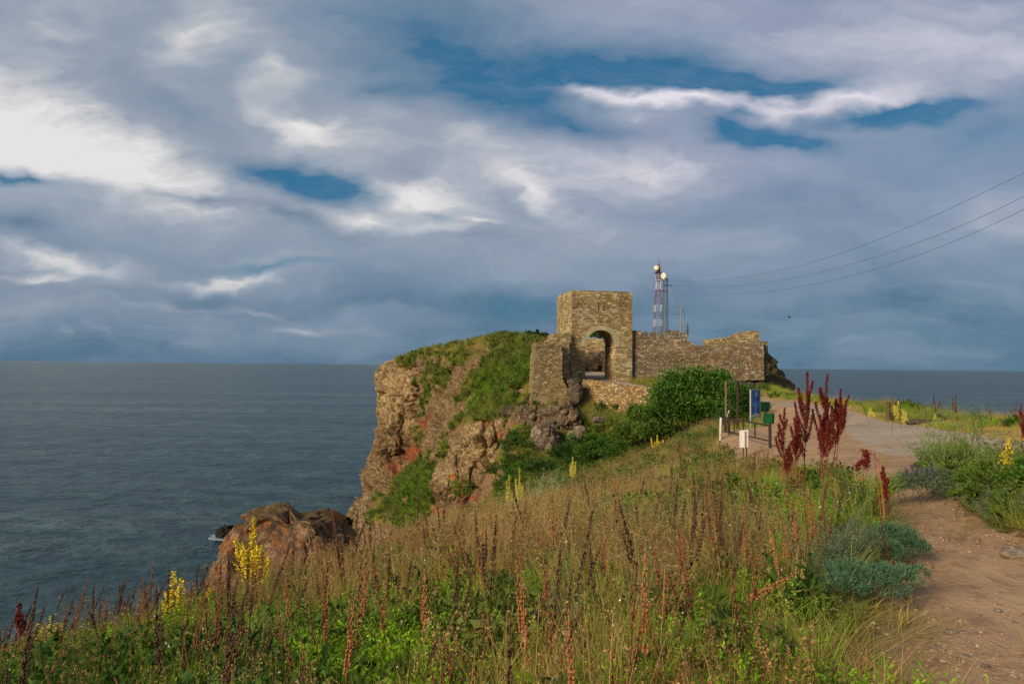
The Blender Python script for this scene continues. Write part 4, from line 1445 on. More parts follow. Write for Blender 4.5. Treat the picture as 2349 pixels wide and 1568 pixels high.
def scatter(name, protos, pts, rot, scl, tint, val, label=None):
    col = bpy.data.collections.new(name + '_source')
    for p in protos: col.objects.link(p)
    n = len(pts)
    rs = np.random.RandomState(abs(hash(name)) % 1000 if False else len(name))
    me = bpy.data.meshes.new(name)
    me.vertices.add(n)
    me.vertices.foreach_set('co', np.asarray(pts, np.float32).ravel())
    for k, a in (('scl', scl), ('tint', tint), ('val', val)):
        at = me.attributes.new(k, 'FLOAT', 'POINT'); at.data.foreach_set('value', np.asarray(a, np.float32))
    at = me.attributes.new('rot', 'FLOAT_VECTOR', 'POINT'); at.data.foreach_set('vector', np.asarray(rot, np.float32).ravel())
    at = me.attributes.new('pid', 'INT', 'POINT'); at.data.foreach_set('value', rs.randint(0, len(protos), n).astype(np.int32))
    o = bpy.data.objects.new(name, me)
    COL.objects.link(o)
    ng = bpy.data.node_groups.new(name + '_nodes', 'GeometryNodeTree')
    ng.interface.new_socket('Geometry', in_out='INPUT', socket_type='NodeSocketGeometry')
    ng.interface.new_socket('Geometry', in_out='OUTPUT', socket_type='NodeSocketGeometry')
    N = ng.nodes; Lk = ng.links
    gi = N.new('NodeGroupInput'); go = N.new('NodeGroupOutput')
    ci_ = N.new('GeometryNodeCollectionInfo'); ci_.inputs[0].default_value = col
    ci_.inputs['Separate Children'].default_value = True; ci_.inputs['Reset Children'].default_value = True
    ip = N.new('GeometryNodeInstanceOnPoints')
    ip.inputs['Pick Instance'].default_value = True

    def na(nm, typ):
        x = N.new('GeometryNodeInputNamedAttribute'); x.data_type = typ; x.inputs[0].default_value = nm
        return [q for q in x.outputs if q.enabled][0]
    Lk.new(gi.outputs[0], ip.inputs['Points']); Lk.new(ci_.outputs[0], ip.inputs['Instance'])
    Lk.new(na('pid', 'INT'), ip.inputs['Instance Index'])
    Lk.new(na('rot', 'FLOAT_VECTOR'), ip.inputs['Rotation'])
    Lk.new(na('scl', 'FLOAT'), ip.inputs['Scale'])
    Lk.new(ip.outputs[0], go.inputs[0])
    md = o.modifiers.new('scatter', 'NODES'); md.node_group = ng
    tag(o, kind='stuff')
    return o


# ------------------------------------------------------------------ where each kind of plant grows on the near slope
rng = np.random.RandomState(7)


def sample_slope(n, y0, y1, power=1.0):
    """random points on the land in front, denser near the eye"""
    y = y0 * (y1 / y0) ** (rng.rand(n) ** power)
    l, r = brink(y)
    x0 = np.maximum(l - 1.6, -0.86 * y - 1.6); x1 = np.minimum(r + 1.0, 0.86 * y + 2)
    x = x0 + (x1 - x0) * rng.rand(n)
    return x, y, (x1 - x0) * y


def gauss(x, y, cx_, cy_, rx__, ry__):
    return np.exp(-(((x - cx_) / rx__) ** 2 + ((y - cy_) / ry__) ** 2))


def zones(x, y):
    z = ground_z(x, y)
    px, py = project(x, y, z)
    pv = path_val(x, y)
    inside = road_in(x, y)
    cl = clear_in(x, y) & ~inside
    n1 = fbm(x * .55, y * .55, 0, 3, 201); n2 = fbm(x * .55, y * .55, 5, 3, 202); n3 = fbm(x * 1.3, y * 1.3, 9, 3, 203)
    Z = {}
    hard = (pv > -0.02) | cl | inside
    right = (x > np.interp(y, [p[1] for p in PATH], [p[0] for p in PATH])) & (y < 16) | (x > np.interp(y, [14, 18, 23, 30, 38, 46, 52, 60], [9, 12.3, 14.5, 16.3, 18.8, 21.2, 22.5, 22]))
    verge = right & (y > 17)
    l, r = brink(y)
    edge_r = np.exp(-((r - x) / 1.6) ** 2)
    far_green = gauss(px, py, 1350, 1030, 230, 60)
    dry = 1.2 * gauss(px, py, 1610, 1000, 60, 20) + gauss(px, py, 1150, 1270, 330, 95) + .8 * gauss(px, py, 1500, 1060, 170, 25) + .5 * gauss(px, py, 1400, 1110, 200, 40) + .6 * gauss(px, py, 700, 1390, 200, 60)
    flat = 1.6 * gauss(px, py, 1890, 1550, 270, 170) + .7 * gauss(px, py, 1640, 1400, 130, 60) + .8 * gauss(px, py, 2220, 1290, 150, 50) * (x > 3)
    feath = 1.3 * gauss(px, py, 860, 1640, 200, 100) + 1.1 * gauss(px, py, 1590, 1650, 170, 60) + .5 * gauss(px, py, 1020, 1480, 60, 60) + .35 * gauss(px, py, 450, 1530, 150, 60)
    worm = 1.3 * gauss(px, py, 1990, 1330, 130, 50) + 1.3 * gauss(px, py, 2070, 1245, 50, 40) + .9 * gauss(px, py, 1400, 1330, 180, 70) + .8 * gauss(px, py, 700, 1300, 120, 40) + .7 * gauss(px, py, 180, 1560, 160, 60) + .9 * gauss(px, py, 2100, 1120, 70, 30)
    weed = .9 * gauss(px, py, 1330, 1060, 220, 55) + .7 * gauss(px, py, 1230, 1110, 140, 30) + .5 * gauss(px, py, 1560, 1230, 60, 50) + .6 * gauss(px, py, 1700, 1230, 60, 40) + .5 * gauss(px, py, 950, 1370, 110, 50) + .6 * gauss(px, py, 2280, 1150, 90, 40) + .5 * gauss(px, py, 1440, 1200, 60, 30)
    thick = gauss(px, py, 2200, 1180, 160, 80) * (x > 5)
    worm = worm + .8 * thick; weed = weed + .8 * thick; feath = feath + .3 * thick
    Z['green'] = np.clip(1.0 + 1.3 * n1 - .25 * dry - .45 * flat - .3 * feath, 0.05, 1.2)
    Z['straw'] = np.clip(.10 + 1.2 * n2 + .85 * dry - .5 * flat - .3 * worm - .25 * far_green, 0.02, 1.2)
    Z['seedy'] = np.clip(.14 + .5 * n3 + .6 * dry + .2 * flat - .4 * far_green, 0, 1)
    Z['flat'] = np.clip(.15 + .5 * n3 + flat + .2 * (y < 12), 0, 1.2)
    Z['feather'] = np.clip(.12 + 1.8 * n3 * (n3 > .1) + feath + .35 * far_green, 0, 1.2)
    Z['worm'] = np.clip(.05 + .8 * n1 * (n1 > .15) + worm, 0, 1.2)
    Z['weed'] = np.clip(.05 + 1.4 * (-n2) * (n2 < -.15) + weed + .5 * far_green, 0, 1.2)
    nearp = np.clip((-pv - .02) / .55, .12, 1)
    fg_ = np.clip(1.25 * gauss(px, py, 1890, 1560, 270, 170), 0, 1) * .9; bg_ = np.clip(1.2 * gauss(px, py, 860, 1640, 200, 100), 0, 1) * .6
    for k in ('green', 'straw', 'seedy', 'worm', 'weed', 'feather'):
        Z[k] = Z[k] * (1 - fg_)
        if k != 'feather': Z[k] = Z[k] * (1 - bg_)
    dk = 1 - .75 * np.clip(1.2 * gauss(px, py, 1870, 1240, 120, 75), 0, 1)
    for k in ('green', 'straw', 'weed', 'seedy'): Z[k] = Z[k] * dk
    rocky = 1 - .85 * np.clip(gauss(px, py, 1250, 1010, 55, 60) * 1.3, 0, 1)
    for k in Z:
        Z[k] = Z[k] * rocky
        if k in ('straw', 'green', 'seedy', 'weed'): Z[k] = Z[k] * np.where((pv > -.7) & (y < 12), nearp, 1)
        Z[k] = np.where(hard, 0, Z[k])
        Z[k] = np.where(verge, Z[k] * np.clip(edge_r * 1.5, .04, 1.2), Z[k])
    sh = np.where(cl | (pv > -.02), np.clip(1.6 * (fbm(x * 1.0, y * 1.0, 2, 3, 207) - .25), 0, 1) * .55, 0)
    sh = np.where(pv > .25, sh * .25, sh)
    sh = np.where(inside, np.clip(fbm(x * 1.2, y * .8, 3, 3, 208) - .45, 0, 1) * .3, sh)
    sh = np.where(verge & ~hard, .8, sh)
    Z['flat'] = np.where((pv > -.02) & (pv < .45) & ~cl, .10, Z['flat'])
    Z['short'] = np.where(hard | verge, sh, .12)
    return z, px, py, Z, verge


def emit(kind, n, y0, y1, power, smin, smax, tint_fn, name, yscale=0.012, thr=1.0, tilt=.18, extra=None, flatup=False):
    x, y, wg = sample_slope(n, y0, y1, power)
    z, px, py, Z, verge = zones(x, y)
    keep = rng.rand(n) < Z[kind] * thr
    keep &= (px > -220) & (px < 2560)
    # leave out what would sit on the vertical drop
    l, r = brink(y)
    keep &= (x > l - 1.3) & (x < r + .9)
    x, y, z = x[keep], y[keep], z[keep]
    m_ = len(x)
    s_ = (smin + (smax - smin) * rng.rand(m_)) * (1 + yscale * y)
    s_ = np.where(verge[keep] & (y > 17), s_ * .75, s_)
    rot = np.stack([rng.randn(m_) * tilt, rng.randn(m_) * tilt, rng.rand(m_) * 6.28], 1)
    tint = np.clip(tint_fn(x, y, px[keep], py[keep]) + rng.randn(m_) * .15, 0, 1)
    val = np.clip(.5 + .28 * rng.randn(m_) + .35 * fbm(x * .9, y * .9, 4, 2, 210), 0, 1)
    print(kind, m_)
    return scatter(name, PR[kind], np.stack([x, y, z - .015], 1), rot, s_, tint, val)


tn = lambda s, k=.5, g=1.0: (lambda x, y, px, py: k + g * fbm(x * .7, y * .7, 1, 2, s))
emit('green', 52000, 1.6, 74, .80, .75, 1.25, lambda x, y, px, py: .16 + 1.1 * fbm(x * .5, y * .5, 1, 2, 220) + .35 * gauss(px, py, 1500, 1100, 400, 60), 'green_grass')
emit('straw', 34000, 1.6, 72, .78, .7, 1.2, tn(221, .3), 'dry_grass')
emit('seedy', 12000, 1.8, 45, .8, .6, 1.15, tn(222, .4), 'dead_seed_stems')
emit('flat', 15000, 1.6, 30, .9, .8, 1.25, tn(223, .3), 'flattened_grass')
emit('feather', 15000, 1.6, 66, .9, .7, 1.2, tn(224, .3), 'feathery_herbs')
emit('worm', 15000, 1.6, 60, .9, .7, 1.2, tn(225, .3), 'grey_herbs')
emit('weed', 18000, 1.6, 70, .8, .7, 1.3, tn(226, .3), 'leafy_weeds', yscale=.02)
emit('short', 60000, 1.8, 75, .70, .7, 1.4, lambda x, y, px, py: .75 + .5 * fbm(x * .5, y * .5, 1, 2, 227) + .25 * (y > 18), 'short_turf')

# plants on the headland
fa = grid_faces(nr, nc)
sel = rng.randint(0, len(fa), 400000)
q0 = H_V.reshape(-1, 3)
A_, B_, C_ = q0[fa[sel, 0]], q0[fa[sel, 1]], q0[fa[sel, 3]]
area = np.linalg.norm(np.cross(B_ - A_, C_ - A_), axis=1)
u1 = rng.rand(len(sel), 1); u2 = rng.rand(len(sel), 1)
pt = A_ + (B_ - A_) * u1 + (C_ - A_) * u2
nz = np.cross(B_ - A_, C_ - A_); nz = np.abs(nz[:, 2]) / (area + 1e-9)
gm = hatt['m_grass'][fa[sel, 0]]
p_ = area / np.percentile(area, 97)
jn = fbm(pt[:, 0] * .4, pt[:, 1] * .4, pt[:, 2] * .4, 3, 230)
px, py = project(pt[:, 0], pt[:, 1], pt[:, 2])
ok = (rng.rand(len(sel)) < p_ * 2.6) & (pt[:, 2] > 2) & (gm + .5 * jn > .42)
greenish = gauss(px, py, 1170, 870, 70, 75) * 1.5 + gauss(px, py, 1120, 940, 100, 20) * .3 + gauss(px, py, 1230, 1060, 80, 90) * 1.2 + gauss(px, py, 960, 1130, 50, 60) * .8 + .15
for kind, frac, lo, hi, nm in (('green', .55, 1.6, 3.0, 'headland_grass'), ('weed', .22, 1.8, 3.4, 'headland_weeds'), ('straw', .35, 1.0, 1.8, 'headland_dry_grass'), ('feather', .2, 1.8, 3.0, 'headland_herbs')):
    gp = np.clip(greenish + jn - .5 * gauss(px, py, 1110, 800, 45, 22), 0.05, 1.3) if kind != 'straw' else np.clip(1.3 - greenish + gauss(px, py, 1110, 800, 50, 25), .05, 1.6)
    k_ = ok & (rng.rand(len(sel)) < frac * gp) & ((px < 1300) | (py > 930)) & (rng.rand(len(sel)) > 1.1 * gauss(px, py, 1255, 1000, 50, 60))
    m_ = k_.sum()
    print(nm, m_)
    pp = pt[k_]
    scatter(nm, PR[kind], pp - [0, 0, .1], np.stack([rng.randn(m_) * .3 + .25, rng.randn(m_) * .3, rng.rand(m_) * 6.28], 1),
            lo + (hi - lo) * rng.rand(m_), np.clip(.35 + .9 * fbm(pp[:, 0] * .12, pp[:, 1] * .12, pp[:, 2] * .12, 2, 231) + .2 * rng.randn(m_) + .25 * (1 - greenish[k_]), 0, 1), np.clip(.5 + .3 * rng.randn(m_), 0, 1))


# ================================================================== things
def ground_under(px, py, h, y0=1.5, y1=70):
    """where a plant h metres tall stands whose tip shows at (px, py)"""
    u, v = ray(px, py)
    Y = np.linspace(y0, y1, 500)
    Z = ground_z(u * Y, Y)
    g = CZ + v * Y - Z - h
    k = np.where(np.sign(g[:-1]) != np.sign(g[1:]))[0]
    k = k[0] if len(k) else int(np.argmin(np.abs(g)))
    return u * Y[k], Y[k], Z[k]


def at_ground(px, py, y0=1.5, y1=75):
    x, y, z = ground_under(px, py, 0.0, y0, y1)
    return Vector((x, y, z))


def copy_tree(o, parent=None):
    c = o.copy()
    COL.objects.link(c)
    if parent: c.parent = parent
    for ch in list(o.children):
        copy_tree(ch, c)
    return c


# ---- shrubs: trunk with limbs, crown of many small leaves in clumps
def shrub(name, base, clumps, nleaf, ll, lw_, mat, label, cat, seed, group=None, trunk_mat=None, upward=.5, stems=7):
    r = np.random.RandomState(seed)
    root = empty(name, base)
    tag(root, label, cat, group)
    Ps, Ds, tot = [], [], sum(c_[3] * c_[4] * c_[5] for c_ in clumps)
    tints = []
    for ci__, (cx_, cy_, cz_, rx__, ry__, rz__) in enumerate(clumps):
        m_ = int(nleaf * (rx__ * ry__ * rz__) / tot)
        # sub-clumps sitting on the surface of each clump
        ns = max(6, int(m_ / 55))
        d = r.randn(ns, 3); d /= np.linalg.norm(d, axis=1, keepdims=True); d[:, 2] = np.abs(d[:, 2]) * 1.0 - .25
        rad = (0.5 + 0.68 * r.rand(ns, 1))
        sc = np.array([cx_, cy_, cz_])[None] + d * rad * np.array([rx__, ry__, rz__])[None]
        which = r.randint(0, ns, m_)
        sr = min(rx__, rz__) * (0.10 + .26 * r.rand(ns) ** 1.5)[which][:, None]
        p = sc[which] + r.randn(m_, 3) * sr * np.array([1, 1, .75])[None]
        Ps.append(p)
        dd_ = d[which] + np.array([0, 0, upward])[None]
        Ds.append(dd_)
        tints.append((0.15 + .7 * r.rand(ns))[which])
    Pp = np.concatenate(Ps); Dd = np.concatenate(Ds)
    v, f, b = leaves_at(Pp, Dd, ll, lw_, seed + 3, .7)
    bt = np.clip(np.repeat(np.concatenate(tints), 4) * .75 + .25 * b, 0, 1)
    mesh_np('crown', v, f, mat, root, attrs={'bv': bt})
    tm = MB()
    rr = random.Random(seed)
    for i in range(stems):
        c_ = clumps[i % len(clumps)]
        e = Vector((c_[0] + rr.uniform(-.5, .5) * c_[3], c_[1] + rr.uniform(-.5, .5) * c_[4], c_[2] + c_[5] * .55))
        b0 = Vector((rr.uniform(-.25, .25) + c_[0] * .35, rr.uniform(-.25, .25) + c_[1] * .35, -.35))
        mdl = b0.lerp(e, .5) + Vector((rr.uniform(-.2, .2), rr.uniform(-.2, .2), .1))
        R0 = max(.02, .022 * c_[5] + .02)
        if nleaf > 0 and ll < .07: R0 = .006
        tm.tube([b0, mdl, e], [R0, R0 * .7, R0 * .25], 5)
        for q in range(3):
            e2 = e + Vector((rr.uniform(-.6, .6) * c_[3], rr.uniform(-.6, .6) * c_[4], rr.uniform(0, .4) * c_[5]))
            tm.tube([mdl.lerp(e, .4 + .2 * q), e2], [R0 * .4, R0 * .12], 4)
    tm.build('trunk', trunk_mat or bark, root)
    return root


bark = plain('bark', srgb(84, 68, 50), .95, var=.3, scale=20)
mt_fig = veg_mat('shrub_leaf', (0.012, 0.052, 0.005), (0.115, 0.225, 0.022), inst=False, trans=.25, rough=.55)
mt_fig2 = veg_mat('olive_leaf', (0.035, 0.075, 0.008), (0.15, 0.22, 0.030), inst=False, trans=.25, rough=.6)
mt_dkleaf = veg_mat('dark_leaf', (0.012, 0.042, 0.006), (0.055, 0.115, 0.014), inst=False, trans=.2, rough=.55)
mt_worm1 = veg_mat('blue_green_herb', (0.045, 0.115, 0.055), (0.13, 0.225, 0.115), inst=False, trans=.2)
mt_worm2 = veg_mat('grey_olive_herb', (0.075, 0.115, 0.055), (0.16, 0.20, 0.11), inst=False, trans=.2)
mt_bright = veg_mat('bright_leaf', (0.055, 0.105, 0.010), (0.14, 0.21, 0.022), inst=False, trans=.3)


def SH(name, px, pb, Y, clumps_px, nleaf, ll, lw_, mat, label, cat='shrub', seed=1, group=None, **k):
    """base pixel, clumps given as (px, py, dY, rx px, rz px)"""
    b0 = P(px, pb, Y); g = gz(b0.x, b0.y); b0.z = min(b0.z, g + .1) if g > b0.z - 3 else g
    cl = []
    for (x, y, dY, rx__, rz__) in clumps_px:
        c_ = P(x, y, Y + dY)
        cl.append((c_.x - b0.x, c_.y - b0.y, c_.z - b0.z, rx__ / FP * Y, rx__ / FP * Y * .9, rz__ / FP * Y))
    return shrub(name, b0, cl, nleaf, ll, lw_, mat, label, cat, seed, group, **k)


SH('fig_shrub', 1590, 985, 47, [(1580, 905, 0, 62, 58), (1640, 880, 1, 42, 38), (1660, 920, -1, 45, 48), (1545, 930, -1.5, 48, 50), (1620, 950, -2.5, 55, 34), (1690, 925, 0, 26, 40), (1508, 955, -1, 26, 32)],
   26000, .20, .13, mt_fig, 'big dense bright green shrub in front of the long wall, behind the barrier', seed=41, stems=12)
SH('fig_shrub', 1470, 1015, 50, [(1482, 965, 0, 34, 36), (1445, 998, -1, 34, 28), (1500, 995, -3, 40, 28), (1462, 945, 1, 20, 20)],
   11000, .18, .11, mt_fig2, 'olive green shrub hiding the right part of the low retaining wall', seed=42)
SH('leafy_shrub', 1395, 1045, 52, [(1385, 1022, 0, 38, 20), (1345, 1035, -1, 34, 18), (1430, 1035, -2, 38, 20), (1310, 1010, 3, 20, 12)],
   8000, .16, .08, mt_fig, 'low spreading green shrub at the foot of the retaining wall', seed=43)
SH('leafy_shrub', 1700, 970, 40, [(1700, 925, 0, 24, 44), (1680, 955, -1, 26, 22), (1728, 940, 1, 16, 34)],
   7000, .13, .08, mt_dkleaf, 'dark green shrub standing right behind the blue notice board', seed=44)
SH('leafy_shrub', 1300, 1050, 55, [(1300, 1040, 0, 40, 22), (1345, 1060, -2, 40, 20), (1240, 1075, -1, 34, 20)],
   7000, .16, .07, mt_dkleaf, 'dark green undergrowth shrub left of the yellow mullein on the slope', seed=45)
SH('leafy_shrub', 1225, 785, 100, [(1215, 770, 0, 17, 10), (1240, 772, 1, 18, 11), (1228, 764, 0, 13, 8)],
   2600, .26, .18, mt_dkleaf, 'small round dark tree on the hilltop left of the gate tower', 'tree', seed=46)
SH('leafy_shrub', 1373, 790, 105, [(1370, 768, 0, 14, 9), (1382, 772, 0, 12, 9)],
   1200, .26, .18, mt_fig, 'small green tree seen through the top of the gate arch', 'tree', seed=47)
SH('leafy_shrub', 1185, 1010, 70, [(1180, 985, 0, 20, 32), (1205, 1010, -2, 14, 24)],
   3000, .2, .1, mt_dkleaf, 'dark ivy-like shrub clinging beside the orange rock buttress', seed=48)
SH('leafy_shrub', 2265, 1215, 8.0, [(2245, 1105, 0, 36, 28), (2215, 1130, -.3, 26, 22), (2285, 1140, .3, 34, 24), (2270, 1080, .5, 20, 24)],
   3600, .050, .022, mt_bright, 'bright green leafy bush in the thicket right of the path', seed=49, stems=9)
SH('leafy_shrub', 2330, 1240, 7.6, [(2340, 1110, 0, 34, 42), (2318, 1165, -.3, 28, 30), (2362, 1070, .2, 22, 34)],
   4000, .052, .026, mt_fig, 'dark green leafy bush at the right edge beside the path', seed=50, stems=9)
SH('wormwood_bush', 2062, 1280, 6.3, [(2055, 1235, 0, 48, 34), (2090, 1255, -.1, 36, 26), (2035, 1265, -.2, 34, 24)],
   9000, .030, .006, mt_worm1, 'round blue-green feathery bush on the left edge of the path', 'bush', seed=51, stems=9, upward=1.2)
SH('wormwood_bush', 1980, 1375, 5.0, [(1975, 1330, 0, 80, 34), (2040, 1320, .1, 60, 24), (1930, 1345, -.2, 50, 24), (2090, 1310, .2, 36, 14)],
   12000, .028, .006, mt_worm1, 'wide low blue-green feathery bush in front of the round one', 'bush', seed=52, stems=9, upward=1.2)
SH('wormwood_bush', 2095, 1150, 9.2, [(2095, 1110, 0, 52, 28), (2150, 1100, .3, 50, 30), (2060, 1120, 0, 28, 18), (2190, 1130, 0, 44, 26)],
   11000, .034, .008, mt_worm2, 'grey-green herb bush with purple flower spikes right of the path bend', 'bush', seed=53, stems=9, upward=1.2)


# ---- dry seed stalks with round capsules
m_stalk = plain('dry_stem', srgb(142, 104, 64), .8, var=.35, scale=30)
m_stalk2 = plain('dark_dry_stem', srgb(96, 58, 38), .8, var=.3, scale=30)
m_cap = plain('seed_capsule', srgb(122, 76, 45), .6, var=.45, scale=35)
m_cap2 = plain('dark_seed_capsule', srgb(82, 56, 38), .65, var=.4, scale=35)
m_cap3 = plain('tan_seed_capsule', srgb(152, 98, 58), .6, var=.4, scale=35)


def stalk_proto(seed, h, frac, r_cap, mats, bendx=.06, dens=1.0, branch=0):
    rr = random.Random(seed)
    root = empty('seed_stalk', (0, 0, 0))
    sm = MB(); cm = MB()

    def axis(b0, top, bx, by):
        return [b0.lerp(top, t) + Vector((bx * math.sin(t * math.pi), by * math.sin(t * math.pi), 0)) for t in (0, .2, .4, .6, .8, 1.0)]
    ax = [(axis(Vector((0, 0, -.05)), Vector((rr.uniform(-bendx, bendx), rr.uniform(-bendx, bendx), h)), rr.uniform(-.05, .05), rr.uniform(-.05, .05)), frac, 1)]
    for q in range(branch):
        z0 = h * rr.uniform(.3, .5); a = rr.uniform(0, 6.28)
        ax.append(([Vector((0, 0, z0)), Vector((.06 * math.cos(a), .06 * math.sin(a), z0 + .12)), Vector((.10 * math.cos(a), .10 * math.sin(a), z0 + h * .42))], .75, .8))
    for pts, fr, k in ax:
        sm.tube(pts, [.0055 * k - .0034 * k * i / (len(pts) - 1) for i in range(len(pts))], 5)
        L_ = sum((b - a).length for a, b in zip(pts[:-1], pts[1:]))
        r_cap_ = r_cap * 1.02
        core = [pts[j] for j in range(len(pts)) if j / (len(pts) - 1) >= 1 - fr - .05]
        if len(core) > 1: cm.tube(core, .0045 * k, 5)
        nlev = int(L_ * fr / (r_cap * 2.15) * dens)
        for i in range(nlev):
            t = 1 - fr * i / nlev
            if rr.random() < .28: continue
            f = t * (len(pts) - 1); j = min(int(f), len(pts) - 2)
            c_ = pts[j].lerp(pts[j + 1], f - j)
            rc = r_cap_ * (.45 + .6 * min(1, (1 - t) / fr * 3.0)) * rr.uniform(.8, 1.15)
            nn = rr.choice((2, 2, 3, 3)); a0 = rr.uniform(0, 6.28)
            if (1 - t) / fr > .7 and rr.random() < .45: nn = 1
            for q in range(nn):
                a = a0 + q * 6.28 / nn + rr.uniform(-.4, .4)
                off = Vector((math.cos(a), math.sin(a), .35)) * rc * rr.uniform(1.05, 1.8)
                cm.blob(c_ + off, rc, 6, 5, (.86, .86, 1.15), Matrix.Rotation(.5, 3, Vector((-math.sin(a), math.cos(a), 0))))
    sm.build('stem', mats[0], root, True)
    cm.build('seed_head', mats[1], root, True)
    return root


sp = [stalk_proto(1, .95, .55, .0098, (m_stalk, m_cap)), stalk_proto(2, .85, .5, .0088, (m_stalk, m_cap2), .1), stalk_proto(3, 1.05, .6, .0100, (m_stalk2, m_cap2), .05, branch=1),
      stalk_proto(4, .8, .6, .0105, (m_stalk, m_cap3), .08), stalk_proto(5, .95, .45, .0082, (m_stalk2, m_cap), .12, .8, branch=2), stalk_proto(6, .7, .65, .0090, (m_stalk2, m_cap2), .05)]
sph = [.95, .85, 1.05, .8, .95, .7]
z4 = lambda x, y: ((x / 6.264) * 2.2939, (475 + y / 6.264) * 2.2939)
z5 = lambda x, y: ((350 + x / 6.264) * 2.2939, (475 + y / 6.264) * 2.2939)
z6 = lambda x, y: ((675 + x / 6.731) * 2.2939, (475 + y / 6.731) * 2.2939)
used = set()
GRP = 'dry brown seed stalks standing in the grass'
LAB = 'dry brown stalk with round seed capsules in the grass of the slope'


def put_stalk(px, py, k, lean=0.0, scale=1.0, leany=0.0, label=None):
    if abs(lean) < .15: lean += rng.randn() * .07; leany = rng.randn() * .08
    scale *= rng.uniform(.72, 1.0)
    h = sph[k] * scale
    x, y, z = ground_under(px, py, h * math.cos(lean), 1.9)
    y = float(y)
    zt = ray(px, py)[1] * y + CZ
    sc = np.clip((zt - z + .02) / (sph[k] * math.cos(lean)), .45 * scale, 1.5 * scale)
    o = sp[k] if k not in used else copy_tree(sp[k])
    used.add(k)
    # foot is displaced so that the tip stays at the chosen place
    bx = x - math.sin(lean) * sph[k] * sc
    o.location = (bx, y, gz(bx, y) if abs(bx - x) > .02 else z)
    o.rotation_euler = (leany, lean, rng.rand() * 6.28 if abs(lean) < .02 else 0)
    o.scale = (.72, .72, sc)
    tag(o, label or LAB, 'dried plant', GRP if label is None else None)
    return o


G2 = 'dark seed stalks leaning against the sea at lower left'
L2 = 'dark leaning seed stalk standing out against the sea at the lower left'
for (x, y, k, ln, s_) in [(65, 780, 5, .20, .8), (118, 755, 1, .12, .8), (255, 665, 2, .16, .9), (355, 695, 1, .14, .8), (520, 600, 4, .24, .95), (440, 775, 5, .2, .9), (570, 690, 1, .02, .8), (635, 655, 2, .03, .8),
                          (735, 655, 1, .10, .85), (790, 640, 2, .15, .85), (840, 645, 5, .18, .9), (930, 520, 4, .05, .95), (945, 640, 0, .14, .9), (975, 620, 1, .16, .8), (1045, 575, 5, .02, .9), (1110, 755, 1, .1, .7), (1178, 705, 5, .03, .7),
                          (1330, 455, 2, .34, 1.0), (30, 900, 5, .25, .8), (150, 870, 1, .15, .7), (690, 760, 0, .2, .8), (880, 700, 4, .15, .8)]:
    o = put_stalk(*z4(x, y), k, ln, s_)
    tag(o, L2, 'dried plant', G2)
for (x, y, k) in [(1405, 650, 0), (1430, 500, 1), (1470, 520, 2), (1540, 480, 2), (1610, 525, 0), (1650, 520, 0), (1640, 590, 3), (1700, 560, 1), (1760, 430, 1), (1825, 330, 5), (1960, 520, 4), (1840, 600, 3), (1975, 400, 1), (2115, 170, 0), (2200, 225, 1),
                  (2260, 560, 0), (2310, 480, 3), (2320, 600, 3), (2100, 700, 3), (1880, 640, 1), (2240, 780, 3)]:
    put_stalk(*z4(x, y), k, rng.randn() * .04, 1.0)
for (x, y, k) in [(700, 490, 2), (1075, 520, 3), (1245, 510, 0), (1345, 430, 2), (1750, 560, 4), (1875, 370, 4), (1925, 520, 3), (2130, 330, 0), (470, 640, 3), (400, 600, 3), (170, 500, 0), (200, 540, 1), (535, 660, 5), (975, 950, 5), (830, 1120, 3),
                  (510, 250, 2), (590, 10, 1), (790, 250, 2), (240, 220, 1), (125, 240, 5), (1000, 290, 1), (1240, 15, 0), (1520, 30, 1), (1660, 20, 4), (1335, 60, 1), (1395, 70, 5), (1560, 30, 1), (2230, 10, 4), (2240, 130, 0), (2320, 0, 2), (2170, 20, 1),
                  (1820, 20, 1), (1970, 30, 5), (1700, 80, 3), (1480, 190, 1), (1280, 160, 3), (400, 40, 1), (670, 330, 3), (1120, 20, 5), (45, 280, 1), (640, 270, 1), (1200, 640, 3), (270, 640, 3), (330, 560, 1), (60, 780, 3), (1410, 860, 3),
                  (1500, 160, 5), (1910, 130, 1), (840, 90, 1), (940, 60, 5), (720, 60, 0)]:
    put_stalk(*z5(x, y), k, rng.randn() * .05, 1.0)
for (x, y, k) in [(100, 340, 0), (215, 10, 4), (440, 250, 4), (785, 330, 3), (725, 360, 3), (305, 0, 2), (600, 30, 1), (150, 0, 2), (760, 60, 4), (870, 100, 4), (900, 60, 3), (840, 130, 3), (950, 120, 4), (990, 60, 1), (1080, 40, 5), (560, 250, 5), (1370, 280, 5), (380, 330, 1)]:
    put_stalk(*z6(x, y), k, rng.randn() * .05, 1.0)
# the lying stalk with pale capsules in front
o = copy_tree(sp[3]); a = at_ground(1585, 1478, 1.5, 8)
o.location = (a.x, a.y, a.z + .10); o.rotation_euler = (0, math.radians(66), math.radians(8)); o.scale = (1, 1, 1)
tag(o, 'thick seed stalk bent over sideways in the front centre of the grass', 'dried plant')
del o['group']
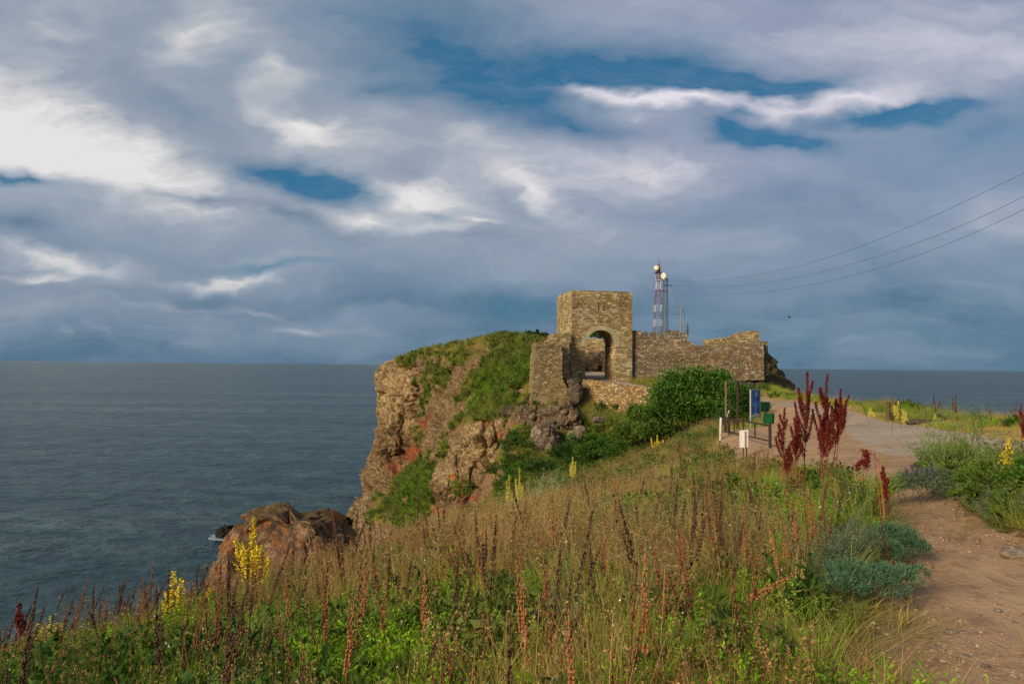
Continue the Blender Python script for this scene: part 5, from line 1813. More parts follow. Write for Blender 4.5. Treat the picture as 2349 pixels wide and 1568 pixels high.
# more of them through the straw band
n_more = 0
while n_more < 110:
    x, y, _ = sample_slope(1, 8, 38, .9)
    z, px, py, Z, vg = zones(x, y)
    if rng.rand() > .15 + Z['straw'][0] or Z['green'][0] == 0 or not (10 < px[0] < 1900) or vg[0] or y[0] < 3.5:
        continue
    k = rng.randint(0, 6)
    sc = rng.uniform(.55, .9)
    o = copy_tree(sp[k])
    o.location = (x[0], y[0], z[0]); o.rotation_euler = (rng.randn() * .08, rng.randn() * .08, rng.rand() * 6.28)
    o.scale = (1, 1, sc)
    tag(o, LAB, 'dried plant', GRP)
    n_more += 1
n_more = 0
while n_more < 80:
    x, y, _ = sample_slope(1, 3.2, 9, 1.0)
    z, px, py, Z, vg = zones(x, y)
    if not (-60 < px[0] < 1750) or Z['green'][0] == 0 or rng.rand() > (1.0 if px[0] < 1100 else .45):
        continue
    o = copy_tree(sp[rng.choice([1, 2, 4, 5])])
    o.location = (x[0], y[0], z[0]); o.rotation_euler = (rng.randn() * .16, rng.randn() * .2 + .1, rng.rand() * 6.28)
    sc = rng.uniform(.6, 1.0); o.scale = (.75, .75, sc)
    tag(o, LAB, 'dried plant', GRP)
    n_more += 1
# seed stalks on the right-hand verge against the sea
for (x, y) in [(2090, 905), (2112, 912), (2125, 918), (2140, 910), (2151, 918), (2160, 920), (2166, 908), (2186, 925), (2195, 918), (2232, 930), (2250, 928), (2322, 935), (2270, 935), (2066, 925), (2045, 935), (1990, 930)]:
    pos = ground_under(x, y, .9, 20, 60)
    o = copy_tree(sp[rng.choice([1, 2, 5])])
    o.location = pos; o.rotation_euler = (0, rng.randn() * .06, rng.rand() * 6.28); o.scale = (1.3, 1.3, 1.1)
    tag(o, 'dark seed stalk on the far verge of the road against the sea', 'dried plant', 'dark stalks along the right clifftop verge')


# ---- red dock
m_dstem = plain('dock_stem', srgb(150, 66, 60), .55, var=.3, scale=14)
m_dseed = plain('dock_seed', srgb(112, 38, 26), .8, var=.45, scale=60)
m_ostem = plain('orange_dock_stem', srgb(170, 98, 56), .6, var=.3, scale=14)


def dock(tip, foot, fr, label, seed, side=6, stem_mat=None, rmax=.0085, curve=.05, group=None):
    """tip/foot world points"""
    rr = random.Random(seed)
    root = empty('dock_plant', foot)
    tag(root, label, 'dock plant', group)
    ax = Vector(tip) - Vector(foot)
    sd_ = Vector((rr.uniform(-curve, curve), rr.uniform(-curve, curve), 0))
    main = [ax * t + sd_ * math.sin(t * math.pi) - Vector((0, 0, .05)) * (1 - t) for t in [i / 8 for i in range(9)]]
    sm = MB(); sm.tube(main, [rmax * (1 - .7 * i / 8) for i in range(9)], 6)
    P_, D_ = [], []

    def dress(pts, n, rad):
        r = np.random.RandomState(rr.randint(0, 9999))
        pts = np.array([list(p) for p in pts]); k = len(pts) - 1
        for i in range(n):
            f = r.rand() ** .9 * k; j = min(int(f), k - 1)
            c_ = pts[j] + (pts[j + 1] - pts[j]) * (f - j)
            wh = 1 - .65 * (f / k)
            lump = .25 + .95 * abs(math.sin(f / k * L_tot(pts) * 48 + pts[0][2] * 9))
            P_.append(c_ + r.randn(3) * rad * wh * lump); D_.append(r.randn(3))
    def L_tot(p):
        return float(np.linalg.norm(p[-1] - p[0]))
    nb = side
    Lm = ax.length
    top = [ax * t + sd_ * math.sin(t * math.pi) for t in [1 - fr * .8 + fr * .8 * i / 6 for i in range(7)]]
    dress(top, int(1250 * fr * Lm / 1.2), .017)
    for b_i in range(nb):
        t = 1 - fr + fr * .75 * (b_i / max(1, nb)) + rr.uniform(-.02, .02)
        c_ = ax * t + sd_ * math.sin(t * math.pi)
        a = rr.choice((0, math.pi)) + rr.uniform(-.9, .9)
        ln = Lm * fr * rr.uniform(.26, .42) * (1.15 - .6 * b_i / nb)
        o_ = Vector((math.cos(a), math.sin(a), 0)) * ln * .30
        br = [c_, c_ + o_ * .6 + Vector((0, 0, ln * .35)), c_ + o_ * .95 + Vector((0, 0, ln * .7)), c_ + o_ * 1.1 + Vector((0, 0, ln))]
        sm.tube(br, [rmax * .4, rmax * .3, rmax * .25, rmax * .12], 4)
        dress(br, int(420 * ln / .25), .014)
    sm.build('stem', stem_mat or m_dstem, root, True)
    if P_:
        v, f, b = leaves_at(np.array(P_), np.array(D_), .013, .013, seed, .5, .5)
        mesh_np('seed_head', v, f, m_dseed, root)
    return root


z3 = lambda x, y: ((700 + x / 7.25) * 2.2939, (350 + y / 7.25) * 2.2939)
DG = [((780, 155), (730, 1150), .62, 'tallest red dock stem, first of the two tall ones from the left', 9, 9.0),
      ((925, 175), (880, 1170), .60, 'tall red dock stem in the middle of the clump, slightly shorter than the tallest', 9, 9.0),
      ((1020, 285), (895, 1120), .48, 'red dock stem leaning right behind the middle stem of the clump', 7, 9.3),
      ((1080, 325), (985, 1080), .42, 'rightmost red dock stem of the tall clump, with a bare magenta lower stem', 7, 9.1),
      ((615, 420), (625, 1000), .50, 'leftmost and shortest upright red dock stem of the clump', 5, 9.4),
      ((700, 470), (725, 1100), .48, 'dense red dock stem standing just left of the tallest one', 8, 8.8),
      ((905, 470), (860, 1120), .5, 'bushy red dock stem behind the middle of the clump', 7, 9.5),
      ((955, 440), (860, 1100), .45, 'slim red dock stem between the middle stem and the right-leaning one', 6, 8.7),
      ((655, 670), (680, 1080), .45, 'low bushy red dock stem at the left foot of the clump', 6, 8.9)]
for i, (tp, ft, fr, lb, sd_, Y) in enumerate(DG):
    f_ = P(*z3(*ft), Y); f_.z = gz(f_.x, f_.y)
    dock(P(*z3(*tp), Y), f_, fr, lb, 300 + i, side=sd_ + 2)
# broken stems beside the path
for (pts, sd__, lb, mt_, rm) in [
        (((1290, 800), (1345, 1210)), 0, 'bare orange broken dock stem at the left edge of the path', m_ostem, .012),
        (((1260, 755), (1320, 1200)), 0, 'thin red broken dock stem with a bent seed cluster beside the path', m_dstem, .008),
        (((1325, 840), (1365, 1150)), 4, 'dark red dock stem with seeds right of the bare orange stem', m_dseed, .009),
        (((1275, 920), (1240, 1130)), 0, 'short dark red dock stem leaning left by the path', m_dseed, .007)]:
    f_ = P(*z3(*pts[1]), 7.4); f_.z = gz(f_.x, f_.y)
    r_ = dock(P(*z3(*pts[0]), 7.4), f_, .5 if sd__ else .02, lb, 330 + sd__, side=sd__, stem_mat=mt_, rmax=rm, curve=.02)
    if 'bent' in lb:
        tip = P(*z3(*pts[0]), 7.4) - f_
        pts2 = [tip, P(*z3(1215, 765), 7.4) - f_, P(*z3(1180, 800), 7.4) - f_, P(*z3(1150, 850), 7.4) - f_]
        m2 = MB(); m2.tube(pts2, .004, 4); m2.build('bent_stem', m_dstem, r_)
        rs_ = np.random.RandomState(5)
        P_ = []
        for (a, b2) in (((1215, 765), (1190, 735)), ((1210, 770), (1205, 860)), ((1180, 800), (1130, 850)), ((1215, 790), (1195, 830))):
            A0 = P(*z3(*a), 7.4) - f_; B0 = P(*z3(*b2), 7.4) - f_
            for q in range(170):
                P_.append(list(A0.lerp(B0, rs_.rand()) + Vector(rs_.randn(3) * .016)))
        v, f, b = leaves_at(np.array(P_), rs_.randn(len(P_), 3), .018, .018, 9, .5, .5)
        mesh_np('seed_cluster', v, f, m_dseed, r_)
# single dock plants elsewhere
f_ = P(2340, 985, 17); f_.z = gz(f_.x, f_.y)
dock(P(2341, 925, 17), f_, .8, 'lone dark red dock spike against the sea at the far right', 360, side=8)
f_ = P(40, 1520, 6.0); f_.z = gz(f_.x, f_.y)
dock(P(*z4(118, 800), 6.0), f_, .35, 'small dark red dock spike among the stalks at the far lower left', 361, side=3)


# ---- yellow mullein
m_ysten = plain('mullein_stem', srgb(116, 120, 62), .8, var=.2)
m_yel = plain('yellow_flower', srgb(222, 196, 34), .6, var=.25, scale=50)
m_yel2 = plain('pale_yellow_flower', srgb(206, 196, 84), .6, var=.25, scale=50)


def mullein(tip, h, spread, nb, label, seed, flower=m_yel, dens=1.0, fs=.016):
    rr = np.random.RandomState(seed)
    x, y, z = tip[0], tip[1], tip[2] - h
    root = empty('mullein_plant', (x, y, z))
    tag(root, label, 'flowering plant')
    sm = MB(); P_, D_ = [], []
    forks = [(0.0, 1.0)] + [(spread * (i + 1) / nb * (1 if i % 2 else -1) * (.6 + .4 * rr.rand()), .62 + .3 * rr.rand()) for i in range(nb)]
    for (dx, hh) in forks:
        a = rr.rand() * .9 - .45
        ox, oy = dx * math.cos(a), dx * math.sin(a)
        pts = [Vector((0, 0, -.04)), Vector((ox * .1, oy * .1, h * .3)), Vector((ox * .7, oy * .7, h * hh * .62)), Vector((ox, oy, h * hh))]
        sm.tube(pts, [.007, .005, .004, .002], 4)
        n = int(95 * dens * h * hh)
        for i in range(n):
            t = rr.rand() ** .8
            c_ = pts[3].lerp(pts[2], t) if t < .99 else pts[2]
            wv = .010 + .016 * t
            P_.append([c_.x + rr.randn() * wv, c_.y + rr.randn() * wv, c_.z + rr.randn() * .01]); D_.append(rr.randn(3))
    sm.build('stem', m_ysten, root, True)
    # small five-petalled discs: two crossed rhombi each
    v, f, b = leaves_at(np.array(P_), np.array(D_), fs * 1.3, fs * 1.2, seed, .5, .3)
    mesh_np('flowers', v, f, flower, root)
    bl_ = [blades(16, .10, .10, .26, .05, seed, (.5, 1.1), .3, 3)]
    mesh_np('leaves', bl_[0][0], bl_[0][1], mt_worm2, root, attrs={'bv': bl_[0][2]})
    return root


for i, (px, py, h, sp_, nb, lb, fm, dn, Yf) in enumerate([
        (582, 1165, 1.15, .20, 9, 'tall bright yellow mullein in front of the orange outcrop', m_yel, 2.2, None),
        (400, 1290, .75, .13, 4, 'yellow mullein among the dark stalks against the sea', m_yel, 1.6, None),
        (118, 1405, .55, .22, 7, 'pale yellow mullein at the far lower left', m_yel2, 1.5, None),
        (480, 1345, .5, .12, 4, 'small yellow mullein below the orange outcrop', m_yel, 1.5, None),
        (1168, 1088, .9, .18, 3, 'yellow mullein beside the buttress rock, left one of the pair', m_yel2, 1.1, 30),
        (1192, 1072, 1.1, .22, 5, 'yellow mullein beside the buttress rock, right one of the pair', m_yel2, 1.1, 31),
        (1314, 1046, .8, .2, 6, 'ochre yellow mullein spike in the middle of the green slope', m_yel2, 1.2, 38),
        (1508, 998, 1.3, .38, 8, 'yellow mullein below the shrubs near the barrier', m_yel, 1.3, 33),
        (1532, 1118, .6, .16, 6, 'yellow mullein in the mid grass left of the red dock', m_yel, 1.5, 15),
        (2061, 921, 1.3, .30, 6, 'pale yellow mullein in the verge right of the concrete post', m_yel2, 2.0, 30),
        (2048, 925, 1.0, .15, 4, 'pale yellow mullein directly behind the concrete post', m_yel2, 1.6, 31.5),
        (2078, 945, .9, .2, 4, 'shorter yellow mullein right of the tall verge mullein', m_yel2, 1.5, 29),
        (1998, 935, .9, .2, 4, 'low yellow mullein leaning left of the concrete post', m_yel2, 1.5, 33),
        (2145, 950, 1.0, .2, 4, 'pale yellow mullein among dark stalks on the verge', m_yel2, 1.4, 27),
        (2312, 1000, .95, .12, 4, 'yellow mullein rising from the thicket at the right', m_yel, 1.2, 9.0)]):
    if Yf:
        t_ = P(px, py, Yf); h = max(h, t_.z - gz(t_.x, t_.y))
    else:
        x, y, z = ground_under(px, py, h, 2.5, 60); t_ = Vector((x, y, z + h))
    mullein(t_, h, sp_, nb, lb, 400 + i, fm, dn * 1.3, .016 if t_.y < 12 else .026)

# ---- fennel: tall branching green stems with thread leaves
m_fen = plain('fennel_stem', srgb(112, 130, 66), .7, var=.2)
m_fen2 = plain('pale_fennel_stem', srgb(150, 168, 118), .7, var=.2)
mt_fl = veg_mat('fennel_leaf', (0.045, 0.09, 0.025), (0.10, 0.15, 0.05), inst=False, trans=.2)


def fennel(foot, h, label, seed, nst=5, mat=None, wide=.35, leaf=900):
    rr = random.Random(seed)
    root = empty('fennel_plant', foot)
    tag(root, label, 'wild plant')
    sm = MB(); Pp, Dd = [], []

    def grow(b0, d, l, r_, lev):
        e = b0 + d * l
        mid = b0.lerp(e, .5) + Vector((rr.uniform(-.03, .03), rr.uniform(-.03, .03), 0)) * l
        sm.tube([b0, mid, e], [r_, r_ * .8, r_ * .6], 4)
        if lev == 0:
            for q in range(6):
                dd2 = (d + Vector((rr.uniform(-.8, .8), rr.uniform(-.8, .8), rr.uniform(-.1, .4)))).normalized()
                sm.tube([e, e + dd2 * .05 * h], [r_ * .5, r_ * .25], 3)
            return
        for q in range(rr.choice((2, 3))):
            dd2 = (d + Vector((rr.uniform(-.65, .65), rr.uniform(-.65, .65), rr.uniform(0, .35)))).normalized()
            grow(b0.lerp(e, rr.uniform(.55, 1)), dd2, l * rr.uniform(.5, .8), r_ * .6, lev - 1)
    for i in range(nst):
        a = rr.uniform(0, 6.28)
        d = Vector((math.cos(a) * wide * rr.random(), math.sin(a) * wide * rr.random(), 1)).normalized()
        grow(Vector((rr.uniform(-.05, .05), rr.uniform(-.05, .05), -.03)), d, h * .45 * rr.uniform(.7, 1.1), .0085 * (1 + foot[1] * .015), 3)
    sm.build('stem', mat or m_fen, root, True)
    r = np.random.RandomState(seed)
    t = r.rand(leaf) ** 1.5
    p = np.stack([r.randn(leaf) * .16 * h * (1 - .3 * t), r.randn(leaf) * .16 * h * (1 - .3 * t), t * h * .55], 1)
    v, f, b = leaves_at(p, np.stack([p[:, 0] * 3, p[:, 1] * 3, 0 * t + .6], 1), .07, .0045, seed, .6)
    mesh_np('leaves', v, f, mt_fl, root, attrs={'bv': b})
    return root


for i, (px, pb, Y, h, lb, mt_, ns, wd_) in enumerate([
        (2165, 1145, 9.8, 1.15, 'tall branching green fennel in front of the road at the right', m_fen, 9, .5),
        (2225, 1130, 10.5, 1.35, 'tallest airy fennel reaching up against the sea at the right', m_fen, 7, .45),
        (2290, 1160, 9.0, .95, 'branching pale fennel between the bushes at the right edge', m_fen, 7, .5),
        (2130, 1120, 11.0, .8, 'small fennel left of the tall branching one, above the purple flowers', m_fen, 5, .5),
        (1230, 1170, 26, 1.9, 'pale grey-green umbel plant in front of the cracked boulder', m_fen2, 7, .6),
        (1262, 1160, 27, 1.9, 'second pale umbel plant just right of the first, below the cracked boulder', m_fen2, 5, .5),
        (605, 1420, 5.4, .62, 'fresh green upright herb in front of the left outcrop', m_fen, 4, .3),
        (872, 1440, 5.2, .7, 'fresh green branching herb among dry stalks in the left centre', m_fen, 4, .3)]):
    f_ = P(px, pb, Y); f_.z = gz(f_.x, f_.y)
    fennel(f_, h, lb, 500 + i, ns, mt_, wd_, 500)

# ---- purple sage spikes
m_pur = plain('purple_flower', srgb(74, 52, 98), .7, var=.3, scale=40)
for i in range(9):
    px = 2078 + i * 7.2 + rng.randn() * 3; py = 1066 + abs(i - 7) * 1.5 + rng.randn() * 5
    Y = 9.0 + rng.rand() * .5
    t_ = P(px, py, Y)
    root = empty('sage_flower', (t_.x, t_.y, t_.z - .30))
    tag(root, 'purple sage spike at the left edge of the bushes right of the path', 'flower', 'purple sage spikes')
    m2 = MB(); m2.tube([(0, 0, -.05), (0, 0, .28)], .003, 4); m2.build('stem', m_ysten, root)
    r = np.random.RandomState(i)
    tq = r.rand(160)
    p = np.stack([r.randn(160) * .010 * (1.3 - tq), r.randn(160) * .010 * (1.3 - tq), .10 + .20 * tq], 1)
    v, f, b = leaves_at(p, r.randn(160, 3), .016, .012, i, .5)
    mesh_np('flowers', v, f, m_pur, root)

# ---- small snails on the stems
m_snail = plain('snail_shell', srgb(206, 192, 166), .5, var=.12, scale=60)
sb = MB()
for i in range(9):
    a = i * .75; rr_ = .0025 + .0006 * i
    sb.blob((math.cos(a) * (.001 + .0006 * i), math.sin(a) * (.001 + .0006 * i), .001 * (9 - i) * .35), rr_, 7, 5)
snail0 = sb.build('snail', m_snail, None, True)
for i in range(110):
    while True:
        x, y, _ = sample_slope(1, 2.6, 8.5, 1.0)
        z, px, py, Z, vg = zones(x, y)
        if Z['green'][0] > 0 and 300 < px[0] < 2050 and py[0] > 1150: break
    o = snail0 if i == 0 else snail0.copy()
    if i: COL.objects.link(o)
    o.location = (x[0], y[0], z[0] + rng.uniform(.12, .55)); o.rotation_euler = tuple(rng.rand(3) * 6.28)
    s_ = rng.uniform(.5, .9); o.scale = (s_, s_, s_)
    tag(o, 'tiny cream snail clinging to a grass stem on the near slope', 'snail', 'cream snails on the stems')

# ---- stones on the path
m_pst = rock_mat('path_stone', pale=(0.34, 0.27, 0.20), dark=(0.2, 0.14, 0.1), scale=8, lichen=0, strata=.2)
for i, (px, py, r_, lb) in enumerate([(1690, 0, 0, None), (2182, 1448, .045, 'pale flat stone in the middle of the near path'), (2215, 1448, .03, 'small pale stone right of the flat path stone'), (2328, 1272, .13, 'flat buff rock half buried at the right of the path'),
                                      (2210, 1500, .03, 'little buff stone on the path near the bottom right'), (2140, 1490, .035, 'pale stone at the left edge of the near path'), (2020, 1545, .06, 'ochre stone at the bottom edge of the picture left of the path'),
                                      (2260, 1525, .03, 'round pebble on the path at the lower right'), (2290, 1400, .03, 'grey pebble on the path below the buried rock'), (2105, 1240, .05, 'pale stone lodged at the far bend of the path')]):
    if lb is None: continue
    a = at_ground(px, py, 1.5, 20)
    rock('stone', (a.x, a.y, a.z + r_ * .12), (r_, r_ * .75, r_ * .38), m_pst, 60 + i, amp=r_ * .12, freq=1.4 / r_ * .8, n=16, lab=lb, cat='stone')
c = at_ground(2120, 968, 20, 50)
rock('boulder', (c.x, c.y, c.z - .02), (.75, .4, .16), rk_brown, 77, amp=.08, freq=1.5, n=40, pw=2.8, lab='low brown rock slab in the verge beyond the road', cat='rock')

# gravel on the path (too many to count)
ps = [proto('pebble.%03d' % i, *(lambda q: (q[0], q[1], np.full(len(q[0]), .5)))(
    (lambda mb: (np.array([list(v) for v in mb.v]), [np.array([f for f in mb.f if len(f) == 4]), np.array([f for f in mb.f if len(f) == 3])]))(
        (lambda m: (m.blob((0, 0, 0), 1.0, 7, 5, (1, .75, .5), Matrix.Rotation(i, 3, 'Z')), m)[1])(MB()))), plain('pebble_%s' % ('buff', 'grey', 'brown')[i], (srgb(176, 146, 116), srgb(146, 126, 104), srgb(120, 84, 60))[i], .9)) for i in range(3)]
xg, yg, _ = sample_slope(110000, 1.9, 20, 1.0)
kk = (path_val(xg, yg) > -.25) | clear_in(xg, yg)
kk &= rng.rand(len(xg)) < np.clip(.35 + .9 * fbm(xg * 1.5, yg * 1.5, 0, 3, 240), .05, 1)
xg, yg = xg[kk], yg[kk]
scatter('gravel', ps, np.stack([xg, yg, ground_z(xg, yg)], 1), np.stack([rng.randn(len(xg)) * .3, rng.randn(len(xg)) * .3, rng.rand(len(xg)) * 6.28], 1), .0035 + .014 * rng.rand(len(xg)) ** 3.2, rng.rand(len(xg)), rng.rand(len(xg)))

# ------------------------------------------------------------------ barrier, signs, bins
z8 = lambda x, y: ((2850 + x / 4.613) * .57349, (1480 + y / 4.613) * .57349)
m_iron = plain('rusty_iron', srgb(64, 46, 38), .8, var=.35, scale=12)
m_iron2 = plain('weathered_pole', srgb(112, 98, 68), .85, var=.3, scale=12)
m_white = plain('white_paint', srgb(214, 206, 192), .6, var=.06, scale=10)
m_alu = plain('grey_metal_frame', srgb(160, 158, 150), .5, .3, var=.12, scale=8)
m_green = plain('green_paint', (0.004, 0.075, 0.02), .45, var=.2, scale=8)
m_green_d = plain('dark_green_paint', (0.004, 0.035, 0.014), .5, var=.2, scale=8)


def zY(x, y, Y):
    return P(*z8(x, y), Y)


bar = empty('barrier', (0, 0, 0))
tag(bar, 'rusty iron swing barrier with top and bottom rail beside the dirt clearing', 'barrier')
A0, A1 = zY(235, 870, 28.5), zY(1040, 1020, 22.0)
B0_, B1_ = zY(250, 1120, 28.5), zY(1050, 1305, 22.0)
mb = MB(); mb.tube([A0, A1], .032, 6); mb.build('top_rail', m_iron, bar)
mb = MB(); mb.tube([B0_, B1_], .030, 6); mb.build('bottom_rail', m_iron, bar)
for t, t2 in ((.0, .0), (.10, .10), (.235, .235), (.475, .46), (.73, .725)):
    mb = MB(); mb.tube([A0.lerp(A1, t), B0_.lerp(B1_, t2)], .026, 5); mb.build('upright', m_iron, bar)
mb = MB(); e = zY(1065, 1470, 22.0); e.z = gz(e.x, e.y) - .1; mb.tube([A1 + Vector((.03, 0, .06)), e], .05, 8); mb.build('end_post', m_iron, bar)
mb = MB(); q = A0.copy(); q.z = gz(q.x, q.y) - .1; mb.tube([A0 + Vector((0, 0, .06)), q], .045, 8); mb.build('hinge_post', m_iron, bar)
mb = MB(); mb.tube([zY(310, 735, 28.2), zY(268, 865, 28.2)], .03, 6); mb.tube([zY(268, 865, 28.2), zY(262, 900, 28.2)], .02, 5); mb.build('brace', m_alu, bar)
mb = MB(); q = zY(300, 1230, 27.6); mb.tube([zY(296, 800, 27.6), Vector((q.x, q.y, gz(q.x, q.y) - .1))], .035, 6); mb.build('inner_post', m_iron, bar)
go = empty('goal_frame', (0, 0, 0))
tag(go, 'tall thin metal frame of two poles and a crossbar behind the barrier', 'frame')
q = zY(250, 1000, 29.5); mb = MB(); mb.tube([zY(246, 215, 29.5), Vector((q.x, q.y, gz(q.x, q.y) - .1))], .045, 6); mb.build('left_pole', m_iron2, go)
q = zY(460, 1060, 31); mb = MB(); mb.tube([zY(464, 190, 31), Vector((q.x, q.y, gz(q.x, q.y) - .1))], .055, 6); mb.build('right_pole', m_iron, go)
mb = MB(); mb.tube([zY(246, 222, 29.5), zY(464, 205, 31)], .012, 5); mb.build('crossbar', m_alu, go)
mb = MB(); a = zY(410, 216, 30.7); b2 = zY(452, 216, 30.9); c = zY(452, 244, 30.9); mb.add([a, b2, c, a + Vector((0, .03, 0)), b2 + Vector((0, .03, 0)), c + Vector((0, .03, 0))], [(0, 2, 1), (3, 4, 5), (0, 1, 4, 3), (1, 2, 5, 4), (2, 0, 3, 5)]); mb.build('corner_plate', m_alu, go)
# white stake
mb = MB(); a = zY(155, 872, 27); b2 = zY(140, 1120, 27); b2.z = gz(b2.x, b2.y) - .05; mb.tube([a, b2], .045, 8)
tag(mb.build('marker_post', m_white), 'short white marker stake left of the iron barrier', 'post')
# white sign seen from the back
sg = empty('small_sign', (0, 0, 0)); tag(sg, 'small white metal sign with a vertical ridge in front of the barrier', 'sign')
a = zY(500, 1112, 21.0); b2 = zY(660, 1095, 21.0); c = zY(500, 1428, 21.0); d = zY(658, 1422, 21.0)
m1_, m2_ = zY(573, 1104, 21.0), zY(573, 1426, 21.0)


def slab(mb, quad, n, th):
    q = [Vector(x) for x in quad]; q2 = [x + Vector(n) * th for x in q]
    mb.add(q + q2, [(0, 1, 2, 3), (7, 6, 5, 4), (0, 4, 5, 1), (1, 5, 6, 2), (2, 6, 7, 3), (3, 7, 4, 0)])


mb = MB()
for k_ in ((a, m1_, m2_, c), (m1_ + Vector((.002, 0, 0)), b2, d, m2_ + Vector((.002, 0, 0)))):
    slab(mb, [k_[3], k_[2], k_[1], k_[0]], (0, 1, 0), .02)
mb.build('panel', m_white, sg)
mb = MB(); mb.box(((m1_.x + m2_.x) / 2, 20.96, (m1_.z + m2_.z) / 2), (.03, .07, abs(m1_.z - m2_.z) * 1.0), 0, 1); mb.build('ridge', m_white, sg)
for x_ in (575, 635):
    q = zY(x_, 1428, 21.03); mb = MB(); mb.tube([q + Vector((0, .03, .3)), Vector((q.x, q.y + .03, gz(q.x, q.y) - .1))], .018, 6); mb.build('leg', m_iron, sg)

# blue notice board
nb_ = empty('notice_board', (0, 0, 0)); tag(nb_, 'tall blue illustrated notice board in a grey frame beside the shrub', 'notice board')
YL, YR = 31.0, 31.9
tl, tr, bl_, br_ = zY(700, 352, YL), zY(872, 345, YR), zY(712, 875, YL), zY(872, 862, YR)
dr_ = (tr - tl); dr_.z = 0; wdt = dr_.length; dr_.normalize(); nn = Vector((dr_.y, -dr_.x, 0))     # towards the camera
if nn.y > 0: nn = -nn
z_t, z_b = (tl.z + tr.z) / 2, (bl_.z + br_.z) / 2
org = Vector((tl.x, tl.y, 0))


def bp(s_, z_, out=0.0):
    return org + dr_ * (s_ * wdt) + Vector((0, 0, z_b + (z_t - z_b) * z_)) + nn * out


def board_quad(name, pts, out, mat, th=.006):
    mb = MB(); q = [bp(s_, z_, out) for s_, z_ in pts]
    n = len(q); q2 = [v - nn * th for v in q]
    mb.add(q + q2, [tuple(range(n)), tuple(range(2 * n - 1, n - 1, -1))] + [(i, i + n, (i + 1) % n + n, (i + 1) % n) for i in range(n)])
    return mb.build(name, mat, nb_)


def flat(name, col, r=.6):
    return plain(name, col, r, var=.04)


m_blue = new_mat('poster_blue')
mm, t_, b_, o_ = m_blue
geo = t_.new('ShaderNodeTexCoord'); sz = t_.new('ShaderNodeSeparateXYZ'); t_.l.new(geo.outputs['Object'], sz.inputs[0])
nz_ = t_.noise(t_.mapping(geo.outputs['Object'], scale=(1, 1, 3)), 3.0, 3)
t_.put(b_.inputs['Base Color'], t_.mix(t_.mapr(nz_, .35, .65), srgb(14, 70, 142), srgb(28, 108, 172)))
b_.inputs['Roughness'].default_value = .45
board_quad('back_panel', [(0.03, .03), (.97, .03), (.97, .98), (.03, .98)], .0, m_alu, .03)
board_quad('poster', [(0.06, .13), (.94, .13), (.94, .965), (.06, .965)], .012, mm)
m_lb = flat('poster_light_blue', srgb(70, 150, 190)); m_wh = flat('poster_white', srgb(222, 226, 224)); m_gn = flat('poster_green', srgb(64, 140, 96)); m_dk = flat('poster_navy', srgb(12, 34, 78)); m_rd = flat('poster_red', srgb(140, 52, 60))
board_quad('sea_print', [(.10, .5), (.32, .52), (.52, .56), (.64, .53), (.66, .38), (.52, .22), (.40, .18), (.44, .3), (.30, .42), (.10, .46)], .018, m_lb, .004)
board_quad('coast_print', [(.52, .85), (.60, .86), (.62, .7), (.58, .6), (.54, .7)], .018, m_lb, .004)
board_quad('green_band', [(.06, .09), (.94, .09), (.94, .14), (.8, .165), (.62, .15), (.5, .14), (.3, .16), (.18, .165), (.06, .15)], .0185, m_gn, .004)
board_quad('white_band', [(.06, .045), (.94, .06), (.94, .098), (.06, .088)], .0195, m_wh, .004)
ring = [(.57 + .09 * math.cos(a), .82 + .055 * math.sin(a)) for a in np.linspace(0, 2 * math.pi, 14, endpoint=False)]
board_quad('emblem', ring, .019, m_wh, .004)
ring2 = [(.57 + .055 * math.cos(a), .82 + .036 * math.sin(a)) for a in np.linspace(0, 2 * math.pi, 12, endpoint=False)]
board_quad('emblem_centre', ring2, .022, mm, .003)
board_quad('emblem_sail', [(.54, .805), (.60, .805), (.575, .85)], .024, m_wh, .002)
board_quad('round_badge', [(.52 + .10 * math.cos(a), .145 + .035 * math.sin(a)) for a in np.linspace(0, 2 * math.pi, 14, endpoint=False)], .024, m_wh, .004)
board_quad('badge_centre', [(.54 + .035 * math.cos(a), .145 + .015 * math.sin(a)) for a in np.linspace(0, 2 * math.pi, 10, endpoint=False)], .027, m_dk, .003)
board_quad('ship_print', [(.66, .62), (.80, .62), (.84, .69), (.74, .72), (.64, .69)], .019, m_dk, .004)
board_quad('lighthouse_print', [(.74, .17), (.86, .17), (.84, .33), (.80, .37), (.76, .33)], .019, m_dk, .004)
board_quad('lighthouse_stripe', [(.745, .23), (.855, .23), (.85, .27), (.75, .27)], .022, m_rd, .003)
board_quad('title_bar', [(.28, .925), (.86, .93), (.86, .94), (.28, .935)], .019, m_wh, .004)
for i in range(7):
    zz = .80 - i * .085
    board_quad('text_line', [(.10, zz), (.40 + .1 * (i % 2), zz), (.40 + .1 * (i % 2), zz + .008), (.10, zz + .008)], .019, m_lb, .004)
for (s0, s1, z0, z1_) in ((-.02, .04, -.05, 1.0), (.96, 1.02, -.05, 1.0), (.04, .96, .97, 1.0), (.04, .96, -.0, .03)):
    board_quad('frame', [(s0, z0), (s1, z0), (s1, z1_), (s0, z1_)], .03, m_alu, .06)
for s_ in (.01, .99):
    a = bp(s_, 0.0); mb = MB(); mb.tube([a, Vector((a.x, a.y, gz(a.x, a.y) - .1))], .03, 6); mb.build('leg', m_alu, nb_)

